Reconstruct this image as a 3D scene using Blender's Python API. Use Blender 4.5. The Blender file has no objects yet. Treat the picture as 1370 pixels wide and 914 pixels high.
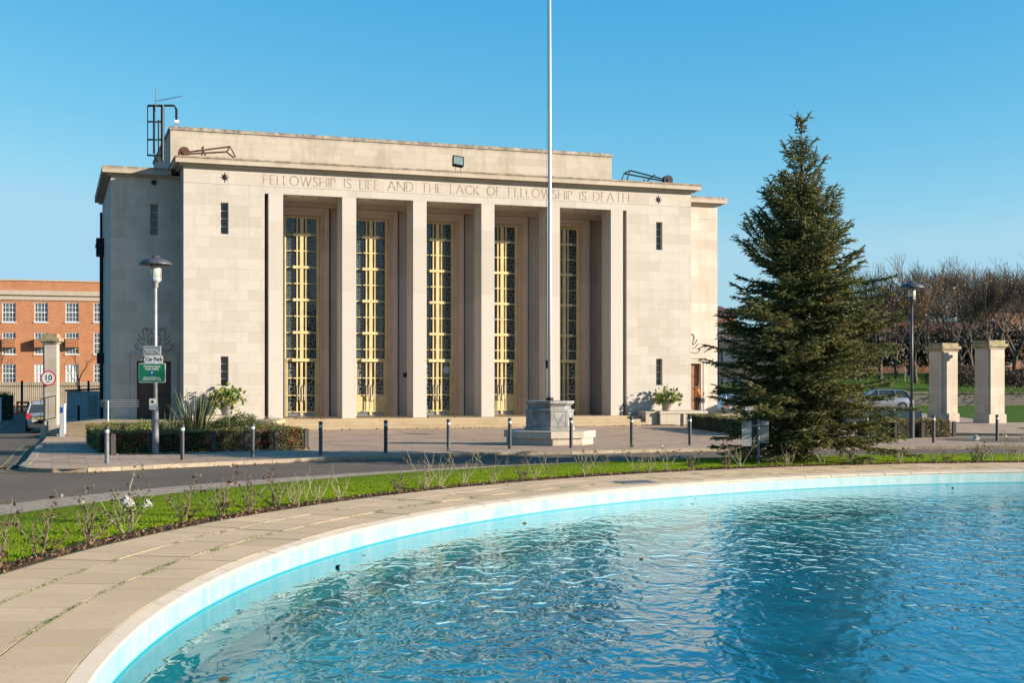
import bpy, bmesh, math, random
import numpy as np
from mathutils import Vector, Matrix, geometry
random.seed(7); NR = np.random.default_rng(7)
PI = math.pi; R = math.radians
S = bpy.context.scene; COL = S.collection
FPX = 1730.0; HZ = 506.0; CX = 685.0; H = 2.4
ANG = R(19.6); CA, SA = math.cos(ANG), math.sin(ANG)
OX, OY = -16.0, 63.0
PC = (16.7, 13.8); PR = 20.4
def clamp(t, a=0., b=1.): return max(a, min(b, t))
def sm(t): t = clamp(t); return t*t*(3-2*t)
def gz(x, y):
    """gentle fall of the ground from the kerb to the hall"""
    return -(0.15 + 0.10*clamp((-x-12)/6))*sm((y-43)/14)
def G(px, py, z=None):
    """ground point under a line of sight (used to survey the place from the photograph)"""
    zz = 0.0 if z is None else z
    for _ in range(8):
        Y = FPX*(H-zz)/(py-HZ); X = (px-CX)/FPX*Y
        if z is None: zz = gz(X, Y)
    return Vector((X, Y, zz))
def HF(px, py, v=0.0):
    """(u, z) on a plane parallel to the hall front"""
    k = (px-CX)/FPX
    u = (k*(OY+v*CA)-OX+v*SA)/(CA-k*SA)
    Y = OY+u*SA+v*CA
    return u, H+(HZ-py)*Y/FPX
def HW(u, v, z=0): return Vector((OX+u*CA-v*SA, OY+u*SA+v*CA, z))

# ------------------------------------------------------------------ mesh builder
class MB:
    def __init__(s): s.v = []; s.f = []; s.m = []
    def face(s, pts, mi=0):
        b = len(s.v); s.v += [tuple(p) for p in pts]; s.f.append(tuple(range(b, b+len(pts)))); s.m.append(mi)
    def box(s, x0, x1, y0, y1, z0, z1, mi=0, M=None):
        P = [(x0,y0,z0),(x1,y0,z0),(x1,y1,z0),(x0,y1,z0),(x0,y0,z1),(x1,y0,z1),(x1,y1,z1),(x0,y1,z1)]
        if M is not None: P = [tuple(M @ Vector(p)) for p in P]
        b = len(s.v); s.v += P
        for q in ((3,2,1,0),(4,5,6,7),(0,1,5,4),(1,2,6,5),(2,3,7,6),(3,0,4,7)):
            s.f.append(tuple(b+i for i in q)); s.m.append(mi)
        return s
    def prism(s, poly, z0, z1, mi=0, top=None):
        n = len(poly); b = len(s.v); tp = top or poly
        s.v += [(p[0],p[1],z0) for p in poly]+[(p[0],p[1],z1) for p in tp]
        s.f.append(tuple(b+i for i in reversed(range(n)))); s.f.append(tuple(b+n+i for i in range(n)))
        s.m += [mi, mi]
        for i in range(n):
            j = (i+1)%n; s.f.append((b+i,b+j,b+n+j,b+n+i)); s.m.append(mi)
        return s
    def tube(s, pts, rad, n=6, mi=0, cap=True):
        pts = [Vector(p) for p in pts]; K = len(pts)
        if not hasattr(rad, '__len__'): rad = [rad]*K
        b = len(s.v)
        ref = None
        for i, p in enumerate(pts):
            d = (pts[min(i+1,K-1)]-pts[max(i-1,0)])
            if d.length < 1e-9: d = Vector((0,0,1))
            d.normalize()
            if ref is None:
                ref = d.orthogonal().normalized()
            ref = (ref-d*ref.dot(d))
            if ref.length < 1e-6: ref = d.orthogonal()
            ref.normalize(); w = d.cross(ref)
            for k in range(n):
                a = 2*PI*k/n
                q = p+(ref*math.cos(a)+w*math.sin(a))*rad[i]
                s.v.append((q.x,q.y,q.z))
        for i in range(K-1):
            for k in range(n):
                k2 = (k+1)%n
                s.f.append((b+i*n+k, b+i*n+k2, b+(i+1)*n+k2, b+(i+1)*n+k)); s.m.append(mi)
        if cap:
            s.f.append(tuple(b+k for k in reversed(range(n)))); s.m.append(mi)
            s.f.append(tuple(b+(K-1)*n+k for k in range(n))); s.m.append(mi)
        return s
    def lathe(s, prof, n=24, c=(0,0,0), mi=0, a0=0):
        b = len(s.v)
        for r, z in prof:
            for k in range(n):
                a = a0+2*PI*k/n; s.v.append((c[0]+r*math.cos(a), c[1]+r*math.sin(a), c[2]+z))
        for i in range(len(prof)-1):
            for k in range(n):
                k2 = (k+1)%n
                s.f.append((b+i*n+k, b+i*n+k2, b+(i+1)*n+k2, b+(i+1)*n+k)); s.m.append(mi)
        s.f.append(tuple(b+k for k in reversed(range(n)))); s.m.append(mi)
        e = b+(len(prof)-1)*n
        s.f.append(tuple(e+k for k in range(n))); s.m.append(mi)
        return s
    def build(s, name, mats, parent=None, smooth=False, loc=None, bevel=0):
        me = bpy.data.meshes.new(name); me.from_pydata(s.v, [], s.f)
        if not isinstance(mats, (list, tuple)): mats = [mats]
        for m in mats: me.materials.append(m)
        if len(mats) > 1: me.polygons.foreach_set('material_index', s.m)
        if smooth: me.polygons.foreach_set('use_smooth', [True]*len(s.f))
        me.update()
        o = bpy.data.objects.new(name, me); COL.objects.link(o)
        if parent: o.parent = parent
        if loc: o.location = loc
        if bevel:
            b = o.modifiers.new('bevel','BEVEL'); b.width = bevel; b.segments = 2; b.limit_method = 'ANGLE'
        return o
def tag(o, label=None, cat=None, group=None, kind=None):
    if label: o['label'] = label
    if cat: o['category'] = cat
    if group: o['group'] = group
    if kind: o['kind'] = kind
    return o
def thing(name, label, cat, loc=(0,0,0), rz=0, group=None):
    o = bpy.data.objects.new(name, None); COL.objects.link(o); o.empty_display_size = .3
    o.location = loc; o.rotation_euler = (0,0,rz); return tag(o, label, cat, group)
def struct(o, label, cat): return tag(o, label, cat, kind='structure')
def dup(root, loc, rz, label, group=None, sc=None):
    def cp(o, par):
        c = o.copy(); COL.objects.link(c)
        if par: c.parent = par
        for ch in [q for q in KIDS.get(o.name, [])]: cp(ch, c)
        return c
    def walk(o):
        KIDS[o.name] = list(o.children)
        for ch in o.children: walk(ch)
    KIDS = {}; walk(root)
    r = cp(root, None); r.location = loc; r.rotation_euler = (0,0,rz)
    r['label'] = label
    if group: r['group'] = group
    if sc: r.scale = (sc,sc,sc)
    return r
ORD = ['','first','second','third','fourth','fifth','sixth','seventh','eighth','ninth','tenth','eleventh','twelfth','thirteenth','fourteenth','fifteenth','sixteenth','seventeenth','eighteenth','nineteenth','twentieth']
def ordn(i):
    if i <= 20: return ORD[i]
    t = {2:'twenty',3:'thirty',4:'forty',5:'fifty'}[i//10]
    return t+'-'+ORD[i%10] if i%10 else {'twenty':'twentieth','thirty':'thirtieth','forty':'fortieth','fifty':'fiftieth'}[t]

# ------------------------------------------------------------------ materials
def newmat(name):
    m = bpy.data.materials.new(name); m.use_nodes = True
    nt = m.node_tree; b = nt.nodes['Principled BSDF']; return m, nt, b
def N(nt, t, **kw):
    n = nt.nodes.new(t)
    for k, v in kw.items():
        if k.startswith('_'): setattr(n, k[1:], v)
        else: n.inputs[k].default_value = v
    return n
def L(nt, a, ao, b, bi): nt.links.new(a.outputs[ao], b.inputs[bi])
AF = .70
def c4(c): return (c[0]*AF,c[1]*AF,c[2]*AF,1)
def mixc(nt, a, b, fac, blend='MIX'):
    """a, b : (node, socket) or colour; fac (node, socket) or float"""
    n = nt.nodes.new('ShaderNodeMix'); n.data_type = 'RGBA'; n.blend_type = blend; n.clamp_factor = True
    for idx, q in ((6,a),(7,b)):
        if isinstance(q[0], bpy.types.Node): nt.links.new(q[0].outputs[q[1]], n.inputs[idx])
        else: n.inputs[idx].default_value = c4(q)
    if isinstance(fac, tuple): nt.links.new(fac[0].outputs[fac[1]], n.inputs[0])
    else: n.inputs[0].default_value = fac
    return (n, 2)
def ramp(nt, src, p0, p1, v0=0., v1=1.):
    n = nt.nodes.new('ShaderNodeMapRange'); n.clamp = True
    nt.links.new(src[0].outputs[src[1]], n.inputs[0])
    n.inputs[1].default_value = p0; n.inputs[2].default_value = p1; n.inputs[3].default_value = v0; n.inputs[4].default_value = v1
    return (n, 0)
def noise(nt, scale, detail=4, rough=.55, co='Object', stretch=None, dist=0):
    tc = nt.nodes.new('ShaderNodeTexCoord'); n = N(nt, 'ShaderNodeTexNoise', Scale=scale, Detail=detail, Roughness=rough, Distortion=dist)
    if stretch:
        mp = nt.nodes.new('ShaderNodeMapping'); mp.inputs['Scale'].default_value = stretch
        nt.links.new(tc.outputs[co], mp.inputs[0]); nt.links.new(mp.outputs[0], n.inputs['Vector'])
    else: nt.links.new(tc.outputs[co], n.inputs['Vector'])
    return n
def bump(nt, b, src, strength, dist=.01):
    n = N(nt, 'ShaderNodeBump', Strength=strength, Distance=dist)
    nt.links.new(src[0].outputs[src[1]], n.inputs['Height']); nt.links.new(n.outputs[0], b.inputs['Normal'])
def mat(name, col, rough=.7, metal=0., var=.15, scale=8., bmp=.0, col2=None, spec=None, island=0.):
    m, nt, b = newmat(name)
    n = noise(nt, scale, 5)
    c2 = col2 or tuple(c*(1-2*var) for c in col)
    out = mixc(nt, col, c2, ramp(nt, (n,'Fac'), .38, .68))
    if island:
        g = nt.nodes.new('ShaderNodeNewGeometry')
        out = mixc(nt, out, tuple(c*(1-island) for c in col), (g,'Random Per Island'), 'MIX')
    L(nt, out[0], out[1], b, 'Base Color')
    b.inputs['Roughness'].default_value = rough; b.inputs['Metallic'].default_value = metal
    if spec is not None: b.inputs['Specular IOR Level'].default_value = spec
    if bmp:
        n2 = noise(nt, scale*4, 6, .65); bump(nt, b, (n2,'Fac'), bmp, .02)
    return m
def leafmat(name, col, trans=.35, rough=.55, col2=None):
    m, nt, b = newmat(name)
    g = nt.nodes.new('ShaderNodeNewGeometry')
    c = mixc(nt, col, col2 or tuple(q*.55 for q in col), (g,'Random Per Island'))
    L(nt, c[0], c[1], b, 'Base Color'); b.inputs['Roughness'].default_value = rough
    t = nt.nodes.new('ShaderNodeBsdfTranslucent'); L(nt, c[0], c[1], t, 'Color')
    mx = nt.nodes.new('ShaderNodeMixShader'); mx.inputs[0].default_value = trans
    nt.links.new(b.outputs[0], mx.inputs[1]); nt.links.new(t.outputs[0], mx.inputs[2])
    nt.links.new(mx.outputs[0], nt.nodes['Material Output'].inputs[0]); return m
def ashlar(name, col, bw=1.25, rh=.52, dark=.55, stain=.35, mortar=.72, world=False, topstain=None, patch=1.0):
    """dressed stone blocks: each block its own tone, fine joints, grime with a shape of its own"""
    m, nt, b = newmat(name)
    tc = nt.nodes.new('ShaderNodeTexCoord'); sx = nt.nodes.new('ShaderNodeSeparateXYZ'); L(nt, tc, 'Object', sx, 0)
    ad = N(nt, 'ShaderNodeMath', _operation='ADD'); L(nt, sx, 0, ad, 0); L(nt, sx, 1, ad, 1)
    cb = nt.nodes.new('ShaderNodeCombineXYZ'); L(nt, ad, 0, cb, 0); L(nt, sx, 2, cb, 1)
    br = N(nt, 'ShaderNodeTexBrick', Scale=1.0); br.offset = .5; br.squash = 1
    br.inputs['Brick Width'].default_value = bw; br.inputs['Row Height'].default_value = rh
    br.inputs['Mortar Size'].default_value = .007; br.inputs['Mortar Smooth'].default_value = .1; br.inputs['Bias'].default_value = -.35*patch
    br.inputs['Color1'].default_value = c4(col); br.inputs['Color2'].default_value = c4(tuple(c*k for c, k in zip(col, (.83,.81,.77))))
    br.inputs['Mortar'].default_value = c4(tuple(c*mortar for c in col)); L(nt, cb, 0, br, 'Vector')
    n1 = noise(nt, .55, 6, .7); n2 = noise(nt, 5, 6, .7); n3 = noise(nt, 1.3, 5, .6, stretch=(1,1,.18))
    c = mixc(nt, (br,'Color'), tuple(q*k for q, k in zip(col, (.6,.57,.54))), ramp(nt, (n1,'Fac'), .5, .75, 0, stain))
    c = mixc(nt, c, tuple(q*k for q, k in zip(col, (.7,.68,.66))), ramp(nt, (n2,'Fac'), .5, .8, 0, .3))
    c = mixc(nt, c, tuple(q*k for q, k in zip(col, (.66,.6,.52))), ramp(nt, (n3,'Fac'), .56, .75, 0, stain))
    n5 = noise(nt, 2.2, 4, .7, stretch=(1,1,.05)); c = mixc(nt, c, tuple(q*k for q, k in zip(col, (.72,.67,.58))), ramp(nt, (n5,'Fac'), .55, .72, 0, stain*.8))
    if topstain:
        n4 = noise(nt, 2.5, 6, .75)
        mr = ramp(nt, (sx, 2), topstain[0], topstain[1])
        mu = N(nt, 'ShaderNodeMath', _operation='MULTIPLY'); nt.links.new(mr[0].outputs[0], mu.inputs[0])
        r4 = ramp(nt, (n4,'Fac'), .35, .6); nt.links.new(r4[0].outputs[0], mu.inputs[1])
        c = mixc(nt, c, (.10,.08,.05), (mu, 0))
    L(nt, c[0], c[1], b, 'Base Color'); b.inputs['Roughness'].default_value = .85
    b.inputs['Specular IOR Level'].default_value = .25
    bump(nt, b, (noise(nt, 22, 5, .6),'Fac'), .25, .01)
    return m
STONE = (.60,.55,.475)
M = {}
M['stone'] = ashlar('portland_stone', STONE)
M['stone_wing'] = ashlar('lifted_weathered_stone', (.68,.60,.505), 1.1, .52, stain=.5, patch=.6)  # lighter, warmer base offsets shade on the left wing; extra stain is weathering
M['stone_plain'] = ashlar('column_stone', (.61,.56,.485), 9, 3.4, stain=.12, mortar=.9)
M['stone_in'] = ashlar('porch_stone', (.62,.48,.39), 1.6, 1.3, stain=.15, mortar=.85)
M['cornice'] = ashlar('cornice_stone', (.58,.50,.39), 2.6, 3, stain=.5, topstain=(12.98,13.24))
M['cornice2'] = ashlar('wing_cornice_stone', (.56,.48,.38), 2.6, 3, stain=.5, topstain=(12.62,12.9))
M['attic'] = ashlar('attic_stone', (.57,.50,.40), 1.5, .42, stain=.5, topstain=(16.2,16.62))
M['step'] = ashlar('step_stone', (.50,.39,.24), 1.6, 3, stain=.6)
M['carve'] = mat('carved_shadow_stone', (.34,.27,.20), .9)
M['joint'] = mat('pale_joint', (.66,.6,.5), .9)
M['lead'] = mat('dark_metal', (.025,.027,.03), .5, .6)
M['gold'] = mat('yellow_paint', (.82,.66,.34), .4, 0, .12, 3)
M['golddark'] = mat('brass_plate', (.30,.22,.07), .35, .3)
M['steelplate'] = mat('brushed_steel', (.4,.4,.4), .35, .7)
M['fret'] = mat('fretwork_metal', (.26,.27,.25), .35, .6)
M['fret_pale'] = mat('pale_fretwork', (.48,.47,.43), .4, .3)
M['white'] = mat('white_paint', (.78,.77,.74), .4, 0, .05)
M['wood'] = mat('brown_door_wood', (.10,.035,.018), .45, 0, .25, 3)
M['timber'] = mat('warm_timber', (.28,.10,.035), .5, 0, .2, 3)
M['rust'] = mat('rusty_steel', (.16,.07,.04), .8, .2, .3)
M['galv'] = mat('galvanised_steel', (.24,.26,.28), .6, .2, .3, 20)
M['blackgrey'] = mat('dark_grey_paint', (.045,.05,.058), .5, 0, .2, 12)
M['granite'] = mat('grey_granite', (.34,.335,.31), .7, 0, .22, 3, .3)
M['slab'] = ashlar('pale_step_stone', (.55,.48,.39), 1.4, 3, stain=.5)
def glass(name, col=(.012,.018,.022), rough=.03):
    m, nt, b = newmat(name); n = noise(nt, .7, 2)
    c = mixc(nt, col, tuple(q*2.2+.004 for q in col), (n,'Fac')); L(nt, c[0], c[1], b, 'Base Color')
    b.inputs['Roughness'].default_value = rough; b.inputs['Specular IOR Level'].default_value = .5
    bump(nt, b, (noise(nt, .8, 2),'Fac'), .12, .02); return m
M['glass'] = glass('dark_window_glass', (.03,.04,.042))
M['pane'] = glass('pale_window_glass', (.06,.09,.11), .08)
def asphalt():
    m, nt, b = newmat('asphalt'); n1 = noise(nt, .35, 5, .6); n2 = noise(nt, 45, 3, .8); n3 = noise(nt, 2.2, 6, .7)
    c = mixc(nt, (.185,.145,.105), (.13,.105,.078), ramp(nt, (n1,'Fac'), .35, .65))
    c = mixc(nt, c, (.29,.235,.18), ramp(nt, (n2,'Fac'), .55, .75, 0, .7))
    c = mixc(nt, c, (.045,.043,.04), ramp(nt, (n3,'Fac'), .62, .66, 0, .35))
    L(nt, c[0], c[1], b, 'Base Color'); b.inputs['Roughness'].default_value = .9; b.inputs['Specular IOR Level'].default_value = .2
    bump(nt, b, (n2,'Fac'), .5, .01); return m
M['asphalt'] = asphalt()
def paving(name, col, bw, rh, rot, joint=(.12,.095,.06)):
    m, nt, b = newmat(name); tc = nt.nodes.new('ShaderNodeTexCoord'); mp = nt.nodes.new('ShaderNodeMapping')
    mp.inputs['Rotation'].default_value = (0,0,rot); L(nt, tc, 'Object', mp, 0)
    br = N(nt, 'ShaderNodeTexBrick', Scale=1.0); br.offset = .5
    br.inputs['Brick Width'].default_value = bw; br.inputs['Row Height'].default_value = rh
    br.inputs['Mortar Size'].default_value = .012; br.inputs['Bias'].default_value = -.2
    br.inputs['Color1'].default_value = c4(col); br.inputs['Color2'].default_value = c4(tuple(q*k for q, k in zip(col, (.66,.64,.62))))
    br.inputs['Mortar'].default_value = c4(joint); L(nt, mp, 0, br, 'Vector')
    n1 = noise(nt, .3, 5, .65); n2 = noise(nt, 30, 4, .7)
    c = mixc(nt, (br,'Color'), tuple(q*.6 for q in col), ramp(nt, (n1,'Fac'), .45, .7, 0, .6))
    c = mixc(nt, c, tuple(q*.7 for q in col), ramp(nt, (n2,'Fac'), .5, .75, 0, .5))
    L(nt, c[0], c[1], b, 'Base Color'); b.inputs['Roughness'].default_value = .88; b.inputs['Specular IOR Level'].default_value = .25
    bump(nt, b, (n2,'Fac'), .3, .01); return m
M['forecourt'] = paving('forecourt_slabs', (.56,.40,.275), .95, .62, -ANG)
M['kerb'] = mat('kerb_stone', (.50,.40,.28), .85, 0, .2, 6, .3, island=.35)
def slabmat():
    m, nt, b = newmat('pool_paving_slab'); col = (.88,.64,.385); n1 = noise(nt, .7, 6, .7); n2 = noise(nt, 55, 3, .8); n3 = noise(nt, 14, 5, .75); n4 = noise(nt, 3.5, 6, .75)
    g = nt.nodes.new('ShaderNodeNewGeometry'); c = mixc(nt, col, tuple(q*k for q, k in zip(col,(.82,.81,.78))), (g,'Random Per Island'))
    c = mixc(nt, c, tuple(q*.80 for q in col), ramp(nt, (n1,'Fac'), .4, .7)); c = mixc(nt, c, (.34,.25,.17), ramp(nt, (n2,'Fac'), .50, .72, 0, .6)); c = mixc(nt, c, (.50,.38,.26), ramp(nt, (n3,'Fac'), .52, .7, 0, .5)); c = mixc(nt, c, (.42,.33,.21), ramp(nt, (n4,'Fac'), .60, .72, 0, .5))
    L(nt, c[0], c[1], b, 'Base Color'); b.inputs['Roughness'].default_value = .9; b.inputs['Specular IOR Level'].default_value = .2; bump(nt, b, (n2,'Fac'), .3, .006); return m
M['slabs'] = slabmat()
M['coping'] = mat('pool_coping_stone', (.70,.60,.46), .9, 0, .10, 3, 0, island=.10, spec=.2)
def mossjoint():
    m, nt, b = newmat('mossy_joint'); n = noise(nt, 1.6, 5, .7)
    c = mixc(nt, (.10,.075,.05), (.13,.20,.02), ramp(nt, (n,'Fac'), .44, .52)); L(nt, c[0], c[1], b, 'Base Color'); b.inputs['Roughness'].default_value = 1; return m
M['moss'] = mossjoint()
M['mossleaf'] = leafmat('moss_tuft', (.20,.30,.03), .3)
M['soil'] = mat('bed_soil', (.085,.05,.028), 1, 0, .3, 9, 1.0)
def grassground(name='lawn_grass', a=(.16,.25,.006), b_=(.09,.16,.005)):
    m, nt, b = newmat(name); n1 = noise(nt, .9, 6, .7); n2 = noise(nt, 40, 4, .8)
    c = mixc(nt, a, b_, ramp(nt, (n1,'Fac'), .35, .65)); c = mixc(nt, c, tuple(q*.5 for q in b_), ramp(nt, (n2,'Fac'), .5, .7, 0, .8))
    L(nt, c[0], c[1], b, 'Base Color'); b.inputs['Roughness'].default_value = .9; b.inputs['Specular IOR Level'].default_value = .1
    bump(nt, b, (n2,'Fac'), 1.0, .05); return m
M['lawn'] = grassground()
M['blade'] = leafmat('grass_blade', (.42,.56,.003), .5, .8, (.22,.36,.002))
M['poolwall'] = None
def poolpaint():
    m, nt, b = newmat('pool_paint')
    tc = nt.nodes.new('ShaderNodeTexCoord'); sx = nt.nodes.new('ShaderNodeSeparateXYZ'); L(nt, tc, 'Object', sx, 0)
    n1 = noise(nt, 1.4, 6, .7, stretch=(1,1,.35)); n2 = noise(nt, 7, 5, .7, stretch=(1,1,.25))
    c = mixc(nt, (.33,.47,.48), (.19,.42,.45), ramp(nt, (n1,'Fac'), .35, .62))
    c = mixc(nt, c, (.44,.52,.51), ramp(nt, (n2,'Fac'), .45, .7, 0, .8))
    # rust coloured line just below the coping, saturated paint at the waterline
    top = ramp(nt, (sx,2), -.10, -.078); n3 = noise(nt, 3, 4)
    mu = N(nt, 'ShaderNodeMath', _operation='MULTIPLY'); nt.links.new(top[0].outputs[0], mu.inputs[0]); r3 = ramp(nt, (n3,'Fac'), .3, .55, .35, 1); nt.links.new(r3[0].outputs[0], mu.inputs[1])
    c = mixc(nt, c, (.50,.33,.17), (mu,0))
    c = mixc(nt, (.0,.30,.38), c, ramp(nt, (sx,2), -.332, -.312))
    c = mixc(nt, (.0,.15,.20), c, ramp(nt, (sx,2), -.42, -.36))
    L(nt, c[0], c[1], b, 'Base Color'); b.inputs['Roughness'].default_value = .6; return m
M['poolwall'] = poolpaint()
def poolfloor():
    m, nt, b = newmat('pool_floor_paint')
    tc = nt.nodes.new('ShaderNodeTexCoord'); ln = N(nt, 'ShaderNodeVectorMath', _operation='LENGTH'); L(nt, tc, 'Object', ln, 0)
    n1 = noise(nt, .6, 5, .7); n2 = noise(nt, 3, 4, .7)
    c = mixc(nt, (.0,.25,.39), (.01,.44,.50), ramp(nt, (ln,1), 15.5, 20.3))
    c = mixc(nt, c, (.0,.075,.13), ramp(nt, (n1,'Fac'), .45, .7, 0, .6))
    c = mixc(nt, c, (.10,.07,.04), ramp(nt, (n2,'Fac'), .64, .72, 0, .7))
    L(nt, c[0], c[1], b, 'Base Color'); b.inputs['Roughness'].default_value = .8; return m
M['poolfloor'] = poolfloor()
def water():
    m, nt, b = newmat('water'); nt.nodes.remove(b)
    tr = nt.nodes.new('ShaderNodeBsdfTransparent'); tr.inputs[0].default_value = (.40,.92,.92,1)
    gl = nt.nodes.new('ShaderNodeBsdfGlossy'); gl.inputs['Roughness'].default_value = .015; gl.inputs[0].default_value = (.74,.90,1,1)
    geo = nt.nodes.new('ShaderNodeNewGeometry'); dt = N(nt, 'ShaderNodeVectorMath', _operation='DOT_PRODUCT'); nt.links.new(geo.outputs['Incoming'], dt.inputs[1])
    ab = N(nt, 'ShaderNodeMath', _operation='ABSOLUTE'); nt.links.new(dt.outputs['Value'], ab.inputs[0])
    om = N(nt, 'ShaderNodeMath', _operation='SUBTRACT'); om.inputs[0].default_value = 1; om.use_clamp = True; nt.links.new(ab.outputs[0], om.inputs[1])
    pw_ = N(nt, 'ShaderNodeMath', _operation='POWER'); nt.links.new(om.outputs[0], pw_.inputs[0]); pw_.inputs[1].default_value = 5
    fr = N(nt, 'ShaderNodeMath', _operation='MULTIPLY_ADD'); nt.links.new(pw_.outputs[0], fr.inputs[0]); fr.inputs[1].default_value = .98; fr.inputs[2].default_value = .02
    n1 = noise(nt, 2.9, 1.2, .4, stretch=(1.15,.62,1), dist=1.1); n2 = noise(nt, 8.0, 1, .4, stretch=(1,.7,1), dist=.8)
    n3 = noise(nt, .8, 2, .5, dist=.4); n4 = noise(nt, .12, 2)
    a = N(nt, 'ShaderNodeMath', _operation='MULTIPLY_ADD'); nt.links.new(n1.outputs['Fac'], a.inputs[0]); a.inputs[1].default_value = .034
    a2 = N(nt, 'ShaderNodeMath', _operation='MULTIPLY'); nt.links.new(n2.outputs['Fac'], a2.inputs[0]); a2.inputs[1].default_value = .008; nt.links.new(a2.outputs[0], a.inputs[2])
    a3 = N(nt, 'ShaderNodeMath', _operation='MULTIPLY_ADD'); nt.links.new(n3.outputs['Fac'], a3.inputs[0]); a3.inputs[1].default_value = .028; nt.links.new(a.outputs[0], a3.inputs[2])
    am0 = ramp(nt, (n4,'Fac'), .35, .65, .65, 1.15)
    tc = nt.nodes.new('ShaderNodeTexCoord'); ln = N(nt, 'ShaderNodeVectorMath', _operation='LENGTH'); L(nt, tc, 'Object', ln, 0); cal = ramp(nt, (ln,1), 17.6, 20.2, 1, .12)
    amn = N(nt, 'ShaderNodeMath', _operation='MULTIPLY'); nt.links.new(am0[0].outputs[0], amn.inputs[0]); nt.links.new(cal[0].outputs[0], amn.inputs[1]); am = (amn, 0)
    mu = N(nt, 'ShaderNodeMath', _operation='MULTIPLY'); nt.links.new(a3.outputs[0], mu.inputs[0]); nt.links.new(am[0].outputs[0], mu.inputs[1])
    bp = N(nt, 'ShaderNodeBump', Strength=1.0, Distance=1.0); nt.links.new(mu.outputs[0], bp.inputs['Height'])
    nt.links.new(bp.outputs[0], gl.inputs['Normal']); nt.links.new(bp.outputs[0], dt.inputs[0])
    mx = nt.nodes.new('ShaderNodeMixShader'); nt.links.new(fr.outputs[0], mx.inputs[0]); nt.links.new(tr.outputs[0], mx.inputs[1]); nt.links.new(gl.outputs[0], mx.inputs[2])
    nt.links.new(mx.outputs[0], nt.nodes['Material Output'].inputs[0]); return m
M['water'] = water()
def brickmat(name, col, col2, mort=(.35,.27,.2)):
    m, nt, b = newmat(name); tc = nt.nodes.new('ShaderNodeTexCoord'); sx = nt.nodes.new('ShaderNodeSeparateXYZ'); L(nt, tc, 'Object', sx, 0)
    ad = N(nt, 'ShaderNodeMath', _operation='ADD'); L(nt, sx, 0, ad, 0); L(nt, sx, 1, ad, 1)
    cb = nt.nodes.new('ShaderNodeCombineXYZ'); L(nt, ad, 0, cb, 0); L(nt, sx, 2, cb, 1)
    br = N(nt, 'ShaderNodeTexBrick', Scale=1.0); br.inputs['Brick Width'].default_value = .23; br.inputs['Row Height'].default_value = .075
    br.inputs['Mortar Size'].default_value = .008; br.inputs['Color1'].default_value = c4(col); br.inputs['Color2'].default_value = c4(col2); br.inputs['Mortar'].default_value = c4(mort)
    L(nt, cb, 0, br, 'Vector'); n = noise(nt, .8, 6, .7); n2 = noise(nt, 4, 4, .7)
    c = mixc(nt, (br,'Color'), tuple(q*.6 for q in col), ramp(nt, (n,'Fac'), .45, .7, 0, .5)); c = mixc(nt, c, tuple(min(1,q*1.35) for q in col), ramp(nt, (n2,'Fac'), .55, .75, 0, .4))
    L(nt, c[0], c[1], b, 'Base Color'); b.inputs['Roughness'].default_value = .9; return m
M['brick'] = brickmat('orange_brick', (.58,.22,.075), (.44,.15,.05))
M['brickfar'] = brickmat('far_brick', (.34,.12,.06), (.26,.09,.045))
M['rooftile'] = mat('roof_tiles', (.12,.05,.035), .85)
M['bark'] = mat('grey_bark', (.15,.115,.08), .95, 0, .3, 6, .4)
M['twig'] = mat('thin_twigs', (.15,.115,.085), .95, 0, .2, 3)
M['sprucebark'] = mat('spruce_bark', (.20,.13,.075), .95, 0, .3, 12, .5)

# ------------------------------------------------------------------ world, sun, camera
SUNAZ = math.atan2(.977, -.215)      # from +Y clockwise
EL = R(16.5)
W = bpy.data.worlds.new('World'); S.world = W; W.use_nodes = True; wn = W.node_tree
sky = wn.nodes.new('ShaderNodeTexSky'); sky.sky_type = 'NISHITA'; sky.sun_disc = False
sky.sun_elevation = EL; sky.sun_rotation = SUNAZ; sky.altitude = 50; sky.air_density = 1.0; sky.dust_density = .3; sky.ozone_density = 3.0
EXPO = 1.28; BG = .10
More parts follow.
